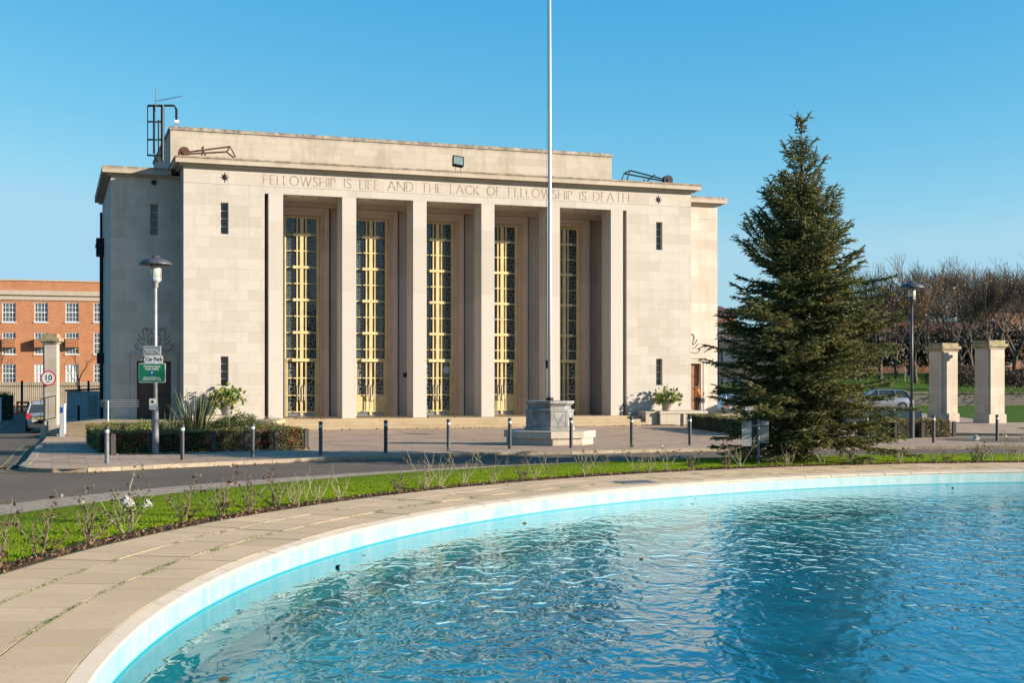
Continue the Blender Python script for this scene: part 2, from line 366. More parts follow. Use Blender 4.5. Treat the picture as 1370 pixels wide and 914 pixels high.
# clear winter air: the same sky with a deeper blue towards the zenith
sp_ = wn.nodes.new('ShaderNodeSeparateColor'); cb_ = wn.nodes.new('ShaderNodeCombineColor'); wn.links.new(sky.outputs[0], sp_.inputs[0])
for ch, (a_, g_) in enumerate(((2.0,2.0),(.96,.84),(.93,.42))):
    m1 = wn.nodes.new('ShaderNodeMath'); m1.operation = 'MULTIPLY'; wn.links.new(sp_.outputs[ch], m1.inputs[0]); m1.inputs[1].default_value = .1757
    m2 = wn.nodes.new('ShaderNodeMath'); m2.operation = 'POWER'; wn.links.new(m1.outputs[0], m2.inputs[0]); m2.inputs[1].default_value = g_
    m3 = wn.nodes.new('ShaderNodeMath'); m3.operation = 'MULTIPLY'; wn.links.new(m2.outputs[0], m3.inputs[0]); m3.inputs[1].default_value = a_
    m4 = wn.nodes.new('ShaderNodeMath'); m4.operation = 'MINIMUM'; wn.links.new(m3.outputs[0], m4.inputs[0])
    m5 = wn.nodes.new('ShaderNodeMath'); m5.operation = 'ADD'; m5.inputs[0].default_value = (.40,.68,.88)[ch]; m5.inputs[1].default_value = 0; wn.links.new(m5.outputs[0], m4.inputs[1])
    x1 = wn.nodes.new('ShaderNodeMath'); x1.operation = 'SUBTRACT'; x1.use_clamp = False; wn.links.new(m1.outputs[0], x1.inputs[0]); x1.inputs[1].default_value = (.75,.95,1.05)[ch]
    x2 = wn.nodes.new('ShaderNodeMath'); x2.operation = 'MAXIMUM'; wn.links.new(x1.outputs[0], x2.inputs[0]); x2.inputs[1].default_value = 0
    x3 = wn.nodes.new('ShaderNodeMath'); x3.operation = 'ADD'; wn.links.new(m4.outputs[0], x3.inputs[0]); wn.links.new(x2.outputs[0], x3.inputs[1]); m4 = x3
    m6 = wn.nodes.new('ShaderNodeMath'); m6.operation = 'MULTIPLY'; wn.links.new(m4.outputs[0], m6.inputs[0]); m6.inputs[1].default_value = 1/(BG*2**EXPO); wn.links.new(m6.outputs[0], cb_.inputs[ch])
wn.links.new(cb_.outputs[0], wn.nodes['Background'].inputs[0]); wn.nodes['Background'].inputs[1].default_value = BG
sd = bpy.data.lights.new('sun','SUN'); sd.energy = 5.0; sd.angle = R(.5); sd.color = (1,.87,.72)
so = bpy.data.objects.new('sun', sd); COL.objects.link(so)
sdir = Vector((math.sin(SUNAZ)*math.cos(EL), math.cos(SUNAZ)*math.cos(EL), math.sin(EL)))
so.rotation_euler = sdir.to_track_quat('Z','Y').to_euler(); so.location = (60,-20,60)
cd = bpy.data.cameras.new('camera'); cam = bpy.data.objects.new('camera', cd); COL.objects.link(cam); S.camera = cam
cd.sensor_width = 36; cd.lens = FPX*36/1370; cd.shift_y = (HZ-457)/1370; cd.clip_end = 6000; cd.clip_start = .1
cam.location = (0,0,H); cam.rotation_euler = (R(90),0,0)
S.view_settings.view_transform = 'Standard'; S.view_settings.look = 'None'; S.view_settings.exposure = EXPO; S.view_settings.gamma = 1
S.render.engine = 'CYCLES'; S.cycles.max_bounces = 6; S.cycles.transparent_max_bounces = 12

# ------------------------------------------------------------------ ground sheets
def polysheet(name, bound, m, zf, step=4., label='', cat='ground', inner=True):
    bound = [Vector((p[0],p[1])) for p in bound]; vs = list(bound); n = len(bound)
    xs = [p.x for p in bound]; ys = [p.y for p in bound]
    if inner:
        x = min(xs)+step*.37
        while x < max(xs):
            y = min(ys)+step*.41
            while y < max(ys):
                ins = False; j = n-1
                for i in range(n):
                    a, b = bound[i], bound[j]
                    if (a.y > y) != (b.y > y) and x < (b.x-a.x)*(y-a.y)/(b.y-a.y)+a.x: ins = not ins
                    j = i
                if ins: vs.append(Vector((x,y)))
                y += step
            x += step
    r = geometry.delaunay_2d_cdt(vs, [(i,(i+1)%n) for i in range(n)], [], 1, 1e-5)
    me = bpy.data.meshes.new(name); me.from_pydata([(p.x,p.y,zf(p.x,p.y)) for p in r[0]], [], [tuple(f) for f in r[2]])
    me.materials.append(m); me.update()
    bm = bmesh.new(); bm.from_mesh(me)
    for f in bm.faces:
        if f.normal.z < 0: f.normal_flip()
    bm.to_mesh(me); bm.free()
    o = bpy.data.objects.new(name, me); COL.objects.link(o); return struct(o, label, cat)
def ring(name, r0, r1, z0, z1, m, n=256, a0=0, a1=2*PI, zf=None):
    mb = MB(); K = 3 if zf else 1
    full = abs(a1-a0-2*PI) < 1e-6
    for i in range(n):
        A, B = a0+(a1-a0)*i/n, a0+(a1-a0)*(i+1)/n
        for k in range(K):
            ra = r0+(r1-r0)*k/K; rb = r0+(r1-r0)*(k+1)/K; P = []
            for r_, a_ in ((ra,A),(rb,A),(rb,B),(ra,B)):
                x, y = PC[0]+r_*math.cos(a_), PC[1]+r_*math.sin(a_)
                z = z0+(z1-z0)*(r_-r0)/(r1-r0)+(zf(x,y) if zf else 0)
                P.append((x-PC[0], y-PC[1], z))
            mb.face(P)
    return mb.build(name, m, loc=(PC[0],PC[1],0))
# far ground: polar sheet to the horizon
mb = MB(); rr = [26.9,29,31.5,34,37,40,44,48,53,58,64,72,84,100,130,180,260,400,700,1300,2500,5000]; n = 96
for i in range(len(rr)-1):
    for k in range(n):
        P = []
        for r_, q in ((rr[i],k),(rr[i+1],k),(rr[i+1],k+1),(rr[i],k+1)):
            a = 2*PI*q/n; x, y = PC[0]+r_*math.cos(a), PC[1]+r_*math.sin(a); P.append((x,y,gz(x,y)-.13))
        mb.face(P)
M['farground'] = mat('tarmac_and_earth', (.085,.08,.066), .95, 0, .2, .2)
struct(mb.build('ground', M['farground']), 'grey tarmac and earth stretching away behind the hall', 'ground')
road = ring('road', 27.25, 37.5, -.10, -.10, M['asphalt'], zf=gz); struct(road, 'worn grey asphalt road curving round the pool lawn', 'road')
# pool
mb = MB(); n = 256
for i in range(n):
    a, b = 2*PI*i/n, 2*PI*(i+1)/n
    for (r0, z0), (r1, z1) in (((PR,-.06),(PR,-.95)), ((PR,-.95),(PR-.4,-1.05))):
        mb.face([(r0*math.cos(b), r0*math.sin(b), z0),(r0*math.cos(a), r0*math.sin(a), z0),(r1*math.cos(a), r1*math.sin(a), z1),(r1*math.cos(b), r1*math.sin(b), z1)])
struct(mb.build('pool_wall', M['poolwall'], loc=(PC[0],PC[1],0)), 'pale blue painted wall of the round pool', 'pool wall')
mb = MB(); mb.face([((PR-.39)*math.cos(2*PI*i/n), (PR-.39)*math.sin(2*PI*i/n), -1.05) for i in range(n)])
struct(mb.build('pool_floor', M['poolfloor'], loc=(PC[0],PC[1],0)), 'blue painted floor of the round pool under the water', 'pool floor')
mb = MB(); mb.face([((PR-.002)*math.cos(2*PI*i/n), (PR-.002)*math.sin(2*PI*i/n), -.34) for i in range(n)])
struct(mb.build('pool_water', M['water'], loc=(PC[0],PC[1],0)), 'rippled blue water filling the round pool', 'water')
# coping stones and paving slabs, laid one by one with open joints
mb = MB(); ns = int(2*PI*PR/.82)
def arcblock(mb, r0, r1, a0, a1, z0, z1, sub=2, fall=0):
    for i in range(sub):
        A, B = a0+(a1-a0)*i/sub, a0+(a1-a0)*(i+1)/sub
        p = lambda r, a: (r*math.cos(a), r*math.sin(a))
        b = len(mb.v)
        for z in (z0, z1):
            for q, d_ in ((p(r0,A),1),(p(r1,A),0),(p(r1,B),0),(p(r0,B),1)): mb.v.append((q[0],q[1],z-(fall*d_ if z == z1 else 0)))
        fs = [(4,5,6,7),(3,2,1,0),(0,3,7,4),(2,1,5,6)]
        if i == 0: fs.append((1,0,4,5))
        if i == sub-1: fs.append((3,2,6,7))
        for f in fs: mb.f.append(tuple(b+k for k in f)); mb.m.append(0)
for i in range(ns):
    a = 2*PI*i/ns; dz = random.uniform(-.004,.004); g = random.choice([.004,.004,.006,.012])/PR
    b = len(mb.v); arcblock(mb, PR-.02, PR+.135, a+g, a+2*PI/ns-g, -.065, .0005+dz*.25, 3, .030)
def weld(o):
    bm = bmesh.new(); bm.from_mesh(o.data); bmesh.ops.remove_doubles(bm, verts=bm.verts, dist=.0004); bm.to_mesh(o.data); bm.free(); return o
struct(weld(mb.build('pool_coping', M['coping'], loc=(PC[0],PC[1],0))), 'pale stone coping stones edging the pool', 'coping')
mb = MB(); rows = [(PR+.143, 21.28), (21.29, 22.14), (22.152, 23.02)]
for j, (r0, r1) in enumerate(rows):
    nn = int(2*PI*r0/.76); off = random.random()*0.4
    for i in range(nn):
        a = 2*PI*(i+off)/nn; g = random.choice([.006,.009,.012,.015])/r0
        arcblock(mb, r0+.005, r1-.006, a+g, a+2*PI/nn-g, -.04, random.uniform(-.003,.003), 2)
struct(weld(mb.build('pool_paving', M['slabs'], loc=(PC[0],PC[1],0))), 'buff concrete paving slabs around the pool', 'paving')
struct(ring('paving_joint_bed', PR+.1345, 23.06, -.0045, -.0045, M['moss']), 'mossy joints between the pool paving slabs', 'paving joints')
struct(ring('soil_bed', 23.03, 23.9, -.02, -.0, M['soil'], 300), 'dark soil strip of the rose bed', 'soil')
struct(ring('lawn_ring', 23.45, 26.9, .004, .03, M['lawn'], 300), 'bright green lawn ring around the pool', 'lawn')
mb = MB(); nn = int(2*PI*27/.9)
for i in range(nn):
    a = 2*PI*i/nn; arcblock(mb, 26.88, 27.27, a+.004/27, a+2*PI/nn-.004/27, -.2, .01+random.uniform(-.004,.004), 2)
struct(weld(mb.build('lawn_kerb', M['kerb'], loc=(PC[0],PC[1],0))), 'low stone kerb between the lawn and the road', 'kerb')
# left: the kerb strip is broader towards the junction
_m = mat('worn_kerb_strip', (.46,.36,.25), .9, 0, .25, 5, .4)
mb = MB()
for i in range(90):
    A, B = R(118+i), R(119+i); oa, ob = [27.272+1.15*sm((d-118)/38) for d in (118+i, 119+i)]
    P = [(26.9+.372, A, .004),(oa, A, .004),(ob, B, .004),(27.272, B, .004)]
    mb.face([(r_*math.cos(a_), r_*math.sin(a_), z_) for r_, a_, z_ in P]); mb.face([(oa*math.cos(A),oa*math.sin(A),.004),(oa*math.cos(A),oa*math.sin(A),-.15),(ob*math.cos(B),ob*math.sin(B),-.15),(ob*math.cos(B),ob*math.sin(B),.004)])
struct(mb.build('kerb_strip', _m, loc=(PC[0],PC[1],0)), 'worn stone strip between the lawn kerb and the road at the left', 'kerb strip')

# pavement in front of the hall: kerb line surveyed from the photograph
def kl(y): return -13.6-.3315*(y-36.1)
KP = [(kl(y), y) for y in (120,100,80,60,50,44,40,37.5)] + [(-13.72,36.3),(-13.45,35.3),(-13.0,34.55),(-12.4,34.15),(-11.6,34.1),(-10.9,34.55),(-9.6,35.75),(-7.6,37.4),(-5.74,38.8),(-3.9,40.0),(-2.0,41.1),(0,41.9)]
KP += [(PC[0]+32*math.cos(R(a)), PC[1]+32*math.sin(R(a))) for a in np.linspace(117,20,30) if PC[0]+32*math.cos(R(a)) > 1.2]
bound = KP + [(130, 25), (130,170),(-60,170)]
pav = polysheet('pavement', bound, M['forecourt'], lambda x,y: gz(x,y), 5, 'buff paving slabs of the forecourt before the hall', 'pavement')
def sweepline(pts, step):
    out = []; P = [Vector(p).to_2d() if len(p) > 2 else Vector(p) for p in pts]
    acc = 0
    for i in range(len(P)-1):
        a, b = P[i], P[i+1]; d = (b-a).length; t = acc
        while t < d:
            out.append(a+(b-a)*t/d); t += step
        acc = t-d
    out.append(P[-1]); return out
def kerbline(name, pts, step=.92, w=.16, side=1, label='', top=.012):
    P = sweepline(pts, step); mb = MB()
    for a, b in zip(P, P[1:]):
        d = (b-a); l = d.length
        if l < .1: continue
        d.normalize(); nrm = Vector((-d.y, d.x))*side
        a2 = a+d*.006; b2 = b-d*.006; h = top+random.uniform(-.004,.004)
        za, zb = gz(*a2), gz(*b2)
        q = [a2-nrm*.02, b2-nrm*.02, b2+nrm*w, a2+nrm*w]; zz = [za,zb,zb,za]
        bb = len(mb.v); mb.v += [(p.x,p.y,z-.2) for p, z in zip(q,zz)]+[(p.x,p.y,z+h) for p, z in zip(q,zz)]
        for f in ((0,1,5,4),(1,2,6,5),(2,3,7,6),(3,0,4,7),(4,5,6,7)): mb.f.append(tuple(bb+i for i in f)); mb.m.append(0)
    o = mb.build(name, M['kerb']); return struct(o, label, 'kerb')
kerbline('pavement_kerb', KP, side=1, w=.2, label='worn stone kerb edging the forecourt pavement')
def ribbon(name, pts, off, w, m, zoff, label, cat='road marking', dash=None):
    P = sweepline(pts, .5); mb = MB(); prev = None
    nn = []
    for i, p in enumerate(P):
        d = (P[min(i+1,len(P)-1)]-P[max(i-1,0)]).normalized(); nn.append(Vector((-d.y,d.x)))
    for i in range(len(P)-1):
        if dash and (i//dash)%3 != 0: continue
        q = [P[i]+nn[i]*off, P[i+1]+nn[i+1]*off, P[i+1]+nn[i+1]*(off+w), P[i]+nn[i]*(off+w)]
        mb.face([(p.x,p.y,gz(p.x,p.y)+zoff) for p in reversed(q)])
    o = mb.build(name, m); return struct(o, label, cat)
M['yellow'] = mat('yellow_line_paint', (.42,.30,.10), .8, 0, .35, 14)
M['roadwhite'] = mat('white_line_paint', (.5,.5,.48), .8, 0, .3, 14)
side = KP[2:15]
struct(polysheet('side_road', [(-60,170),(kl(170),170)]+[(kl(y)-.0,y) for y in (120,80,60,45,37)]+[(-14.5,34),(-27,30),(-40,36),(-60,60)], M['asphalt'], lambda x,y: gz(x,y)-.094, 6, 'asphalt side road running back past the left of the hall', 'road'), 'asphalt side road running back past the left of the hall', 'road')
ribbon('yellow_line', KP[3:16], -.36, .09, M['yellow'], -.088, 'inner yellow line painted along the kerb at the left corner')
ribbon('yellow_line', KP[3:14], -.66, .09, M['yellow'], -.088, 'outer yellow line painted along the kerb at the left corner')
ribbon('lane_line', [(kl(y)-3.1, y) for y in (120,100,70,44)], 0, .11, M['roadwhite'], -.088, 'broken white centre line on the side road', dash=4)
# small service road at the right with the raised pavement beyond it
struct(polysheet('service_road', [(17.6,51.2),(18.6,49.9),(24,48.6),(60,46),(60,54),(22,56.5),(18.4,57.4),(17.3,55)], M['asphalt'], lambda x,y: gz(x,y)+.005, 4, '', ''), 'short asphalt service road before the right gate pillars', 'road')
RP = [(15.2,57.8),(18.6,57.7),(22.2,56.8),(60,54.2),(110,50),(110,118),(44,118),(24,90),(15.2,70)]
struct(polysheet('right_pavement', RP, M['forecourt'], lambda x,y: gz(x,y)+.10, 6, '', ''), 'raised paving around the right gate pillars', 'pavement')
kerbline('right_kerb', RP[:5], label='stone kerb below the right gate pillars', top=.11)
# lawns and paths at the right
M['lawn2'] = grassground('park_grass', (.10,.20,.012), (.06,.12,.01))
struct(polysheet('park_lawn', [(27.5,71.5),(60,70.5),(110,70),(110,114.4),(35,114.4),(29,95)], M['lawn2'], lambda x,y: gz(x,y)+.12, 8, '', ''), 'flat park lawn behind the right gate pillars', 'lawn')
struct(polysheet('verge', [(24.6,61.8),(60,58),(60,61.4),(24.8,63.6)], M['lawn2'], lambda x,y: gz(x,y)+.115, 6, '', ''), 'narrow grass verge right of the second gate pillar', 'lawn')
def upz(x, y): return 1.05+ (y-115)*.022
struct(polysheet('upper_lawn', [(27,115.2),(140,115.2),(200,240),(10,240),(15,150)], M['lawn2'], upz, 15, '', ''), 'raised park lawn sloping up behind the low wall', 'lawn')

# ------------------------------------------------------------------ grass blades, leaves
def blades(name, gen, count, h, w, m, label, cat, kind='stuff'):
    P = np.array([gen() for _ in range(count)])
    a = NR.uniform(0, 2*PI, count); hh = h*NR.uniform(.5,1.2,count); lean = NR.normal(0,.35,(count,2))*hh[:,None]
    dx = np.stack([np.cos(a),np.sin(a)],1)*w/2*NR.uniform(.7,1.4,(count,1))
    V = np.zeros((count*3,3)); V[0::3,:2] = P[:,:2]-dx; V[1::3,:2] = P[:,:2]+dx; V[2::3,:2] = P[:,:2]+lean
    V[0::3,2] = P[:,2]; V[1::3,2] = P[:,2]; V[2::3,2] = P[:,2]+hh
    me = bpy.data.meshes.new(name); me.vertices.add(count*3); me.vertices.foreach_set('co', V.ravel())
    me.loops.add(count*3); me.loops.foreach_set('vertex_index', np.arange(count*3,dtype=np.int32))
    me.polygons.add(count); me.polygons.foreach_set('loop_start', np.arange(0,count*3,3,dtype=np.int32)); me.polygons.foreach_set('loop_total', np.full(count,3,dtype=np.int32))
    me.materials.append(m); me.update(calc_edges=True); me.validate()
    o = bpy.data.objects.new(name, me); COL.objects.link(o); return tag(o, label, cat, kind=kind)
def ggrass():
    a = R(random.uniform(66, 186)); t = random.random(); r = 23.42+3.4*t
    edge = 23.42+.22*math.sin(a*31)+.15*math.sin(a*73+1)
    r = max(r, edge)
    return (PC[0]+r*math.cos(a), PC[1]+r*math.sin(a), .005)
blades('lawn_grass_blades', ggrass, 260000, .038, .010, M['blade'], 'short bright green grass of the ring lawn', 'grass')
def gmoss():
    if random.random() < .62:
        r = random.choice([21.285,22.146])+random.gauss(0,.012); a = R(random.uniform(95,190))
        if math.sin(a*23)+math.sin(a*57+2) < .35: a = a
        k = int(a*60)
        if (k*7919)%10 < 5: r = 21.285
    else:
        a = (int(random.uniform(95,190)/57.3/(2*PI/175))+.0)*(2*PI/175); r = random.uniform(20.7,23)
        if (int(a*1000)*31)%7 < 5: r = 21.285+random.gauss(0,.01); a = R(random.uniform(95,190))
    return (PC[0]+r*math.cos(a), PC[1]+r*math.sin(a), -.01)
_cl = [(random.choice([21.285,21.285,22.146]), R(random.uniform(100,185)), random.uniform(.05,.35)) for _ in range(130)]
def gmoss2():
    r, a, s = random.choice(_cl); return (PC[0]+(r+random.gauss(0,.014))*math.cos(a+random.gauss(0,s)/r), PC[1]+(r+random.gauss(0,.014))*math.sin(a+random.gauss(0,s)/r), -.01)
blades('joint_weeds', gmoss2, 9000, .026, .012, M['mossleaf'], 'small green weeds growing in the paving joints', 'weeds')
def leafmesh(pts, size, flat=0., aspect=.6, nmat=1, probs=None, name='foliage', mats=None, parent=None, normals=None):
    """many small leaf shaped quads around the given points"""
    P = np.asarray(pts, dtype=float); n = len(P)
    d = NR.normal(size=(n,3)); d[:,2] *= (1-flat); d /= np.linalg.norm(d,axis=1)[:,None]
    e = NR.normal(size=(n,3)); e[:,2] *= (1-flat); e -= (e*d).sum(1)[:,None]*d; e /= np.linalg.norm(e,axis=1)[:,None]
    s = size*NR.uniform(.6,1.3,(n,1))
    V = np.zeros((n*4,3)); V[0::4] = P-d*s*.5; V[1::4] = P+e*s*.5*aspect+d*s*.05; V[2::4] = P+d*s*.5; V[3::4] = P-e*s*.5*aspect+d*s*.05
    me = bpy.data.meshes.new(name); me.vertices.add(n*4); me.vertices.foreach_set('co', V.ravel())
    me.loops.add(n*4); me.loops.foreach_set('vertex_index', np.arange(n*4,dtype=np.int32))
    me.polygons.add(n); me.polygons.foreach_set('loop_start', np.arange(0,n*4,4,dtype=np.int32)); me.polygons.foreach_set('loop_total', np.full(n,4,dtype=np.int32))
    for m in mats: me.materials.append(m)
    if len(mats) > 1: me.polygons.foreach_set('material_index', NR.choice(len(mats), n, p=probs).astype(np.int32))
    me.update(calc_edges=True)
    o = bpy.data.objects.new(name, me); COL.objects.link(o)
    if parent: o.parent = parent
    return o
M['deadleaf'] = leafmat('fallen_leaf', (.34,.15,.045), .2, .8, (.16,.08,.03))
M['deadleaf2'] = leafmat('pale_fallen_leaf', (.42,.27,.14), .2, .8, (.2,.13,.06))
pts = []
for _ in range(9000):
    a = R(random.uniform(66,186)); r = 23.06+abs(random.gauss(0,.17)); pts.append((PC[0]+r*math.cos(a), PC[1]+r*math.sin(a), random.uniform(0,.045)))
for _ in range(60):
    a = R(random.uniform(66,186)); r = random.uniform(20.7,26.8); pts.append((PC[0]+r*math.cos(a), PC[1]+r*math.sin(a), .03))
o = leafmesh(pts, .05, .5, .7, mats=[M['deadleaf'],M['deadleaf2'],M['soil']], probs=[.3,.25,.45], name='leaf_litter'); tag(o, 'brown dead leaves and crumbs of soil along the rose bed', 'leaf litter', kind='stuff')
pts = []
for u0, u1, v0, n_ in ((1,24,-1.75,260),(23.8,25.6,-1.7,220),(4,23,-.5,70)):
    for _ in range(n_):
        u = random.uniform(u0,u1); v = v0-abs(random.gauss(0,.25)) if v0 < -1 else random.uniform(-.8,.2)
        p = HW(u, v); pts.append((p.x,p.y,(gz(p.x,p.y)+.02) if v0 < -1 else .37))
for _ in range(130):
    i = random.randrange(12, len(KP)-16); p = Vector(KP[i]).lerp(Vector(KP[i+1]), random.random()); pts.append((p.x, p.y-.12-abs(random.gauss(0,.1)), -.085))
for _ in range(260):
    p = Vector((-12.6,40.7)).lerp(Vector((-7.1,44.0)), random.random()); pts.append((p.x+.3, p.y-.25-abs(random.gauss(0,.2)), .02))
o = leafmesh(pts, .11, .6, .7, mats=[M['deadleaf'],M['deadleaf2']], probs=[.6,.4], name='fallen_leaves'); tag(o, 'scattered orange leaves by the steps, the hedge and the kerb', 'fallen leaves', kind='stuff')

pts = []
for _ in range(34):
    a = R(random.uniform(100,200)); q = PR-abs(random.gauss(0,3.2))-.1; pts.append((PC[0]+q*math.cos(a), PC[1]+q*math.sin(a), -.333))
o = leafmesh(pts, .09, .85, .7, mats=[M['deadleaf'],M['soil']], probs=[.5,.5], name='floating_leaves'); tag(o, 'a few brown leaves floating on the pool water', 'floating leaves', kind='stuff')

# ------------------------------------------------------------------ the hall
hall = thing('assembly_hall', 'large pale stone assembly hall with five tall yellow windows between piers', 'hall', HW(0,0), ANG)
def panel(mb, u0, u1, z0, z1, v, depth, holes, mi=0):
    us = sorted({u0,u1}|{h[0] for h in holes}|{h[1] for h in holes}); zs = sorted({z0,z1}|{h[2] for h in holes}|{h[3] for h in holes})
    for a, b in zip(us, us[1:]):
        for c, d in zip(zs, zs[1:]):
            mu, mz = (a+b)/2, (c+d)/2
            if any(h[0] < mu < h[1] and h[2] < mz < h[3] for h in holes): continue
            mb.face([(a,v,c),(b,v,c),(b,v,d),(a,v,d)], mi)
    for h in holes:
        a, b, c, d = h[:4]; w = v+depth
        mb.face([(a,v,c),(a,v,d),(a,w,d),(a,w,c)], mi); mb.face([(b,v,d),(b,v,c),(b,w,c),(b,w,d)], mi)
        mb.face([(a,v,d),(b,v,d),(b,w,d),(a,w,d)], mi); mb.face([(b,v,c),(a,v,c),(a,w,c),(b,w,c)], mi)
        mb.face([(a,w,c),(b,w,c),(b,w,d),(a,w,d)], mi)
def smallwin(u, z0, z1, v, w=.38):
    mb = MB(); y = v+.2
    mb.box(u-w/2+.002, u+w/2-.002, y+.03, y+.045, z0+.002, z1-.002); pn = None
    fr = MB(); t = .03
    fr.box(u-w/2+.003, u-w/2+t, y-.01, y+.028, z0+.003, z1-.003); fr.box(u+w/2-t, u+w/2-.003, y-.01, y+.028, z0+.003, z1-.003)
    for k in range(5):
        z = z0+(z1-z0)*k/4; zz = min(max(z, z0+.025), z1-.025); fr.box(u-w/2+t, u+w/2-t, y-.005, y+.026, zz-.02, zz+.02)
    o = fr.build('slit_window', M['joint'], hall); mb.build('pane', M['glass'], o)
    o['label'] = 'narrow slit window of four small panes'
WD = 2.1   # wings stand back
COLS = [13.78-.36+(k-2.5)*3.72 for k in range(6)]
UL, UR = 3.92, 23.66
SW = [(1.965, 9.5, 11.05), (1.965, 2.0, 3.47)]; SWR = [(25.64, 9.5, 11.05), (25.64, 2.0, 3.47)]
mb = MB()
panel(mb, 0, UL, .0, 11.6, 0, .25, [(u-.19,u+.19,a,b) for u, a, b in SW])
panel(mb, UR, 27.6, .0, 11.6, 0, .25, [(u-.19,u+.19,a,b) for u, a, b in SWR])
for a, b in ((0,UL),(UR,27.6)):   # returns of the end blocks
    for u, f in ((a,1),(b,0)):
        q = [(u,0,0),(u,0,11.6),(u,3.3,11.6),(u,3.3,0)]; mb.face(q if f else q[::-1])
mb.box(.0, 27.6, .0, 3.3, 11.6, 11.93); mb.box(.012, 27.588, .012, 3.3, 11.93, 11.955); mb.box(0, 27.6, 0, 3.3, 11.955, 12.66); mb.box(-.02,27.62,-.03,3.3,12.66,12.76)
mb.box(0.05, 27.55, 3.45, 24, 0, 12.7)
for s_, v_ in SWR[:0]: pass
for u, a, b in SW+SWR: smallwin(u, a, b, 0)
mb.build('front_wall', M['stone'], hall)
# wings
wl = (-3.3, 0.02, -1); wr = (27.58, 30.41, 1)
mb = MB(); dL = (-2.07,-.41,.36,3.24); dR = (28.0,29.33,.36,3.24)
uw = HF(206,298,WD)[0]
panel(mb, -3.3, -.0, 0, 12.45, WD, .3, [dL, (uw-.19,uw+.19,9.55,11.1)])
mb.box(-3.28,.04,13.4,13.5,0,12.45); mb.box(-3.32,-.001,WD-.015,WD+.2,11.62,11.66); mb.face([(-3.3,WD,0),(-3.3,WD,12.45),(-3.3,13.5,12.45),(-3.3,13.5,0)]); mb.build('wing_wall', M['stone_wing'], hall); mb = MB()
panel(mb, 27.6, 30.41, 0, 12.45, WD, .3, [dR])
mb.face([(30.41,WD,12.45),(30.41,WD,0),(30.41,13.5,0),(30.41,13.5,12.45)])
mb.box(27.56,30.39,13.4,13.5,0,12.45)
mb.box(27.601,30.43,WD-.015,WD+.2,11.62,11.66)
mb.build('wing_wall', M['stone_wing'], hall)
smallwin(uw, 9.55, 11.1, WD)
# porch: back wall, ceiling details, window surrounds
mb = MB(); WC = [(COLS[k]+.72+COLS[k+1])/2 for k in range(5)]; BW = 3.1
panel(mb, UL, UR, .35, 11.6, BW, .45, [(c-.95,c+.95,.36,10.95) for c in WC])
for c in WC:      # stepped surround standing forward of the wall
    for (a, b, v0, top) in ((.95,1.12,2.78,11.12),(1.12,1.34,2.6,11.34)):
        mb.box(c-b, c-a-.001, v0, BW+.01, .352, top); mb.box(c+a+.001, c+b, v0, BW+.01, .352, top); mb.box(c-a-.001, c+a+.001, v0+.001, BW+.01, top-(b-a)+.0, top)
for k in range(6):
    c = COLS[k]+.36
    if 0 < k < 5: mb.box(c-.33, c+.33, BW-.12, BW+.01, .351, 11.59)
mb.box(UL+.01, UR-.01, 2.55, BW+.01, 11.36, 11.598)
mb.build('porch_wall', M['stone_in'], hall)
for c in WC:
    for i in range(4): mb = MB(); mb.box(c-1.25+i*.83-.06, c-1.25+i*.83+.06, .5, .62, 11.585, 11.598); mb.build('ceiling_fitting', M['lead'], hall)
for k in range(6):
    u = COLS[k]; mb = MB(); mb.box(u, u+.72, 0.0, 1.24, .35, 11.598)
    # raised panel mouldings on the side faces
    for (z0, z1) in ((.9,4.9),(5.1,6.3),(6.5,8.9),(9.1,11.2)):
        for uu, s_ in ((u, -1), (u+.72, 1)):
            for (a, b, c, d) in ((.30,.34,z0,z1),(.94,.98,z0,z1),(.34,.94,z0,z0+.04),(.34,.94,z1-.04,z1)):
                x0, x1 = (uu-.02, uu+.001) if s_ < 0 else (uu-.001, uu+.02); mb.box(x0, x1, a, b, c, d)
    o = mb.build('column', M['stone_plain'], hall)
    j = MB()
    for z in (9.43, 6.35, 3.3, 11.56): j = MB(); j.box(u-.002, u+.722, -.003, .05, z-.012, z+.012); j.build('block_joint', M['joint'], o)
# tall windows
def fret(mb, u0, u1, z0, z1, v, flip):
    """meander of thin bars filling one tall panel"""
    w = .035; U = u1-u0; n = max(1, round((z1-z0)/.85)); p = (z1-z0)/n
    def seg(a, b, c, d):
        if flip: a, b = 1-b, 1-a
        mb.box(u0+a*U, u0+b*U, v-.012, v, c, d)
    for k in range(n):
        z = z0+k*p; q = p
        seg(.12,.12+w/U, z+.08*q, z+.52*q); seg(.12,.62, z+.5*q, z+.5*q+w); seg(.62,.62+w/U, z+.22*q, z+.5*q+w)
        seg(.34,.62, z+.22*q, z+.22*q+w); seg(.34,.34+w/U, z+.02*q, z+.22*q); seg(.34,.88, z+.02*q, z+.02*q+w)
        seg(.88-w/U,.88, z+.02*q, z+.70*q); seg(.30,.88, z+.70*q, z+.70*q+w); seg(.30,.30+w/U, z+.70*q, z+.98*q); seg(.12,.30, z+.94*q-w, z+.94*q)
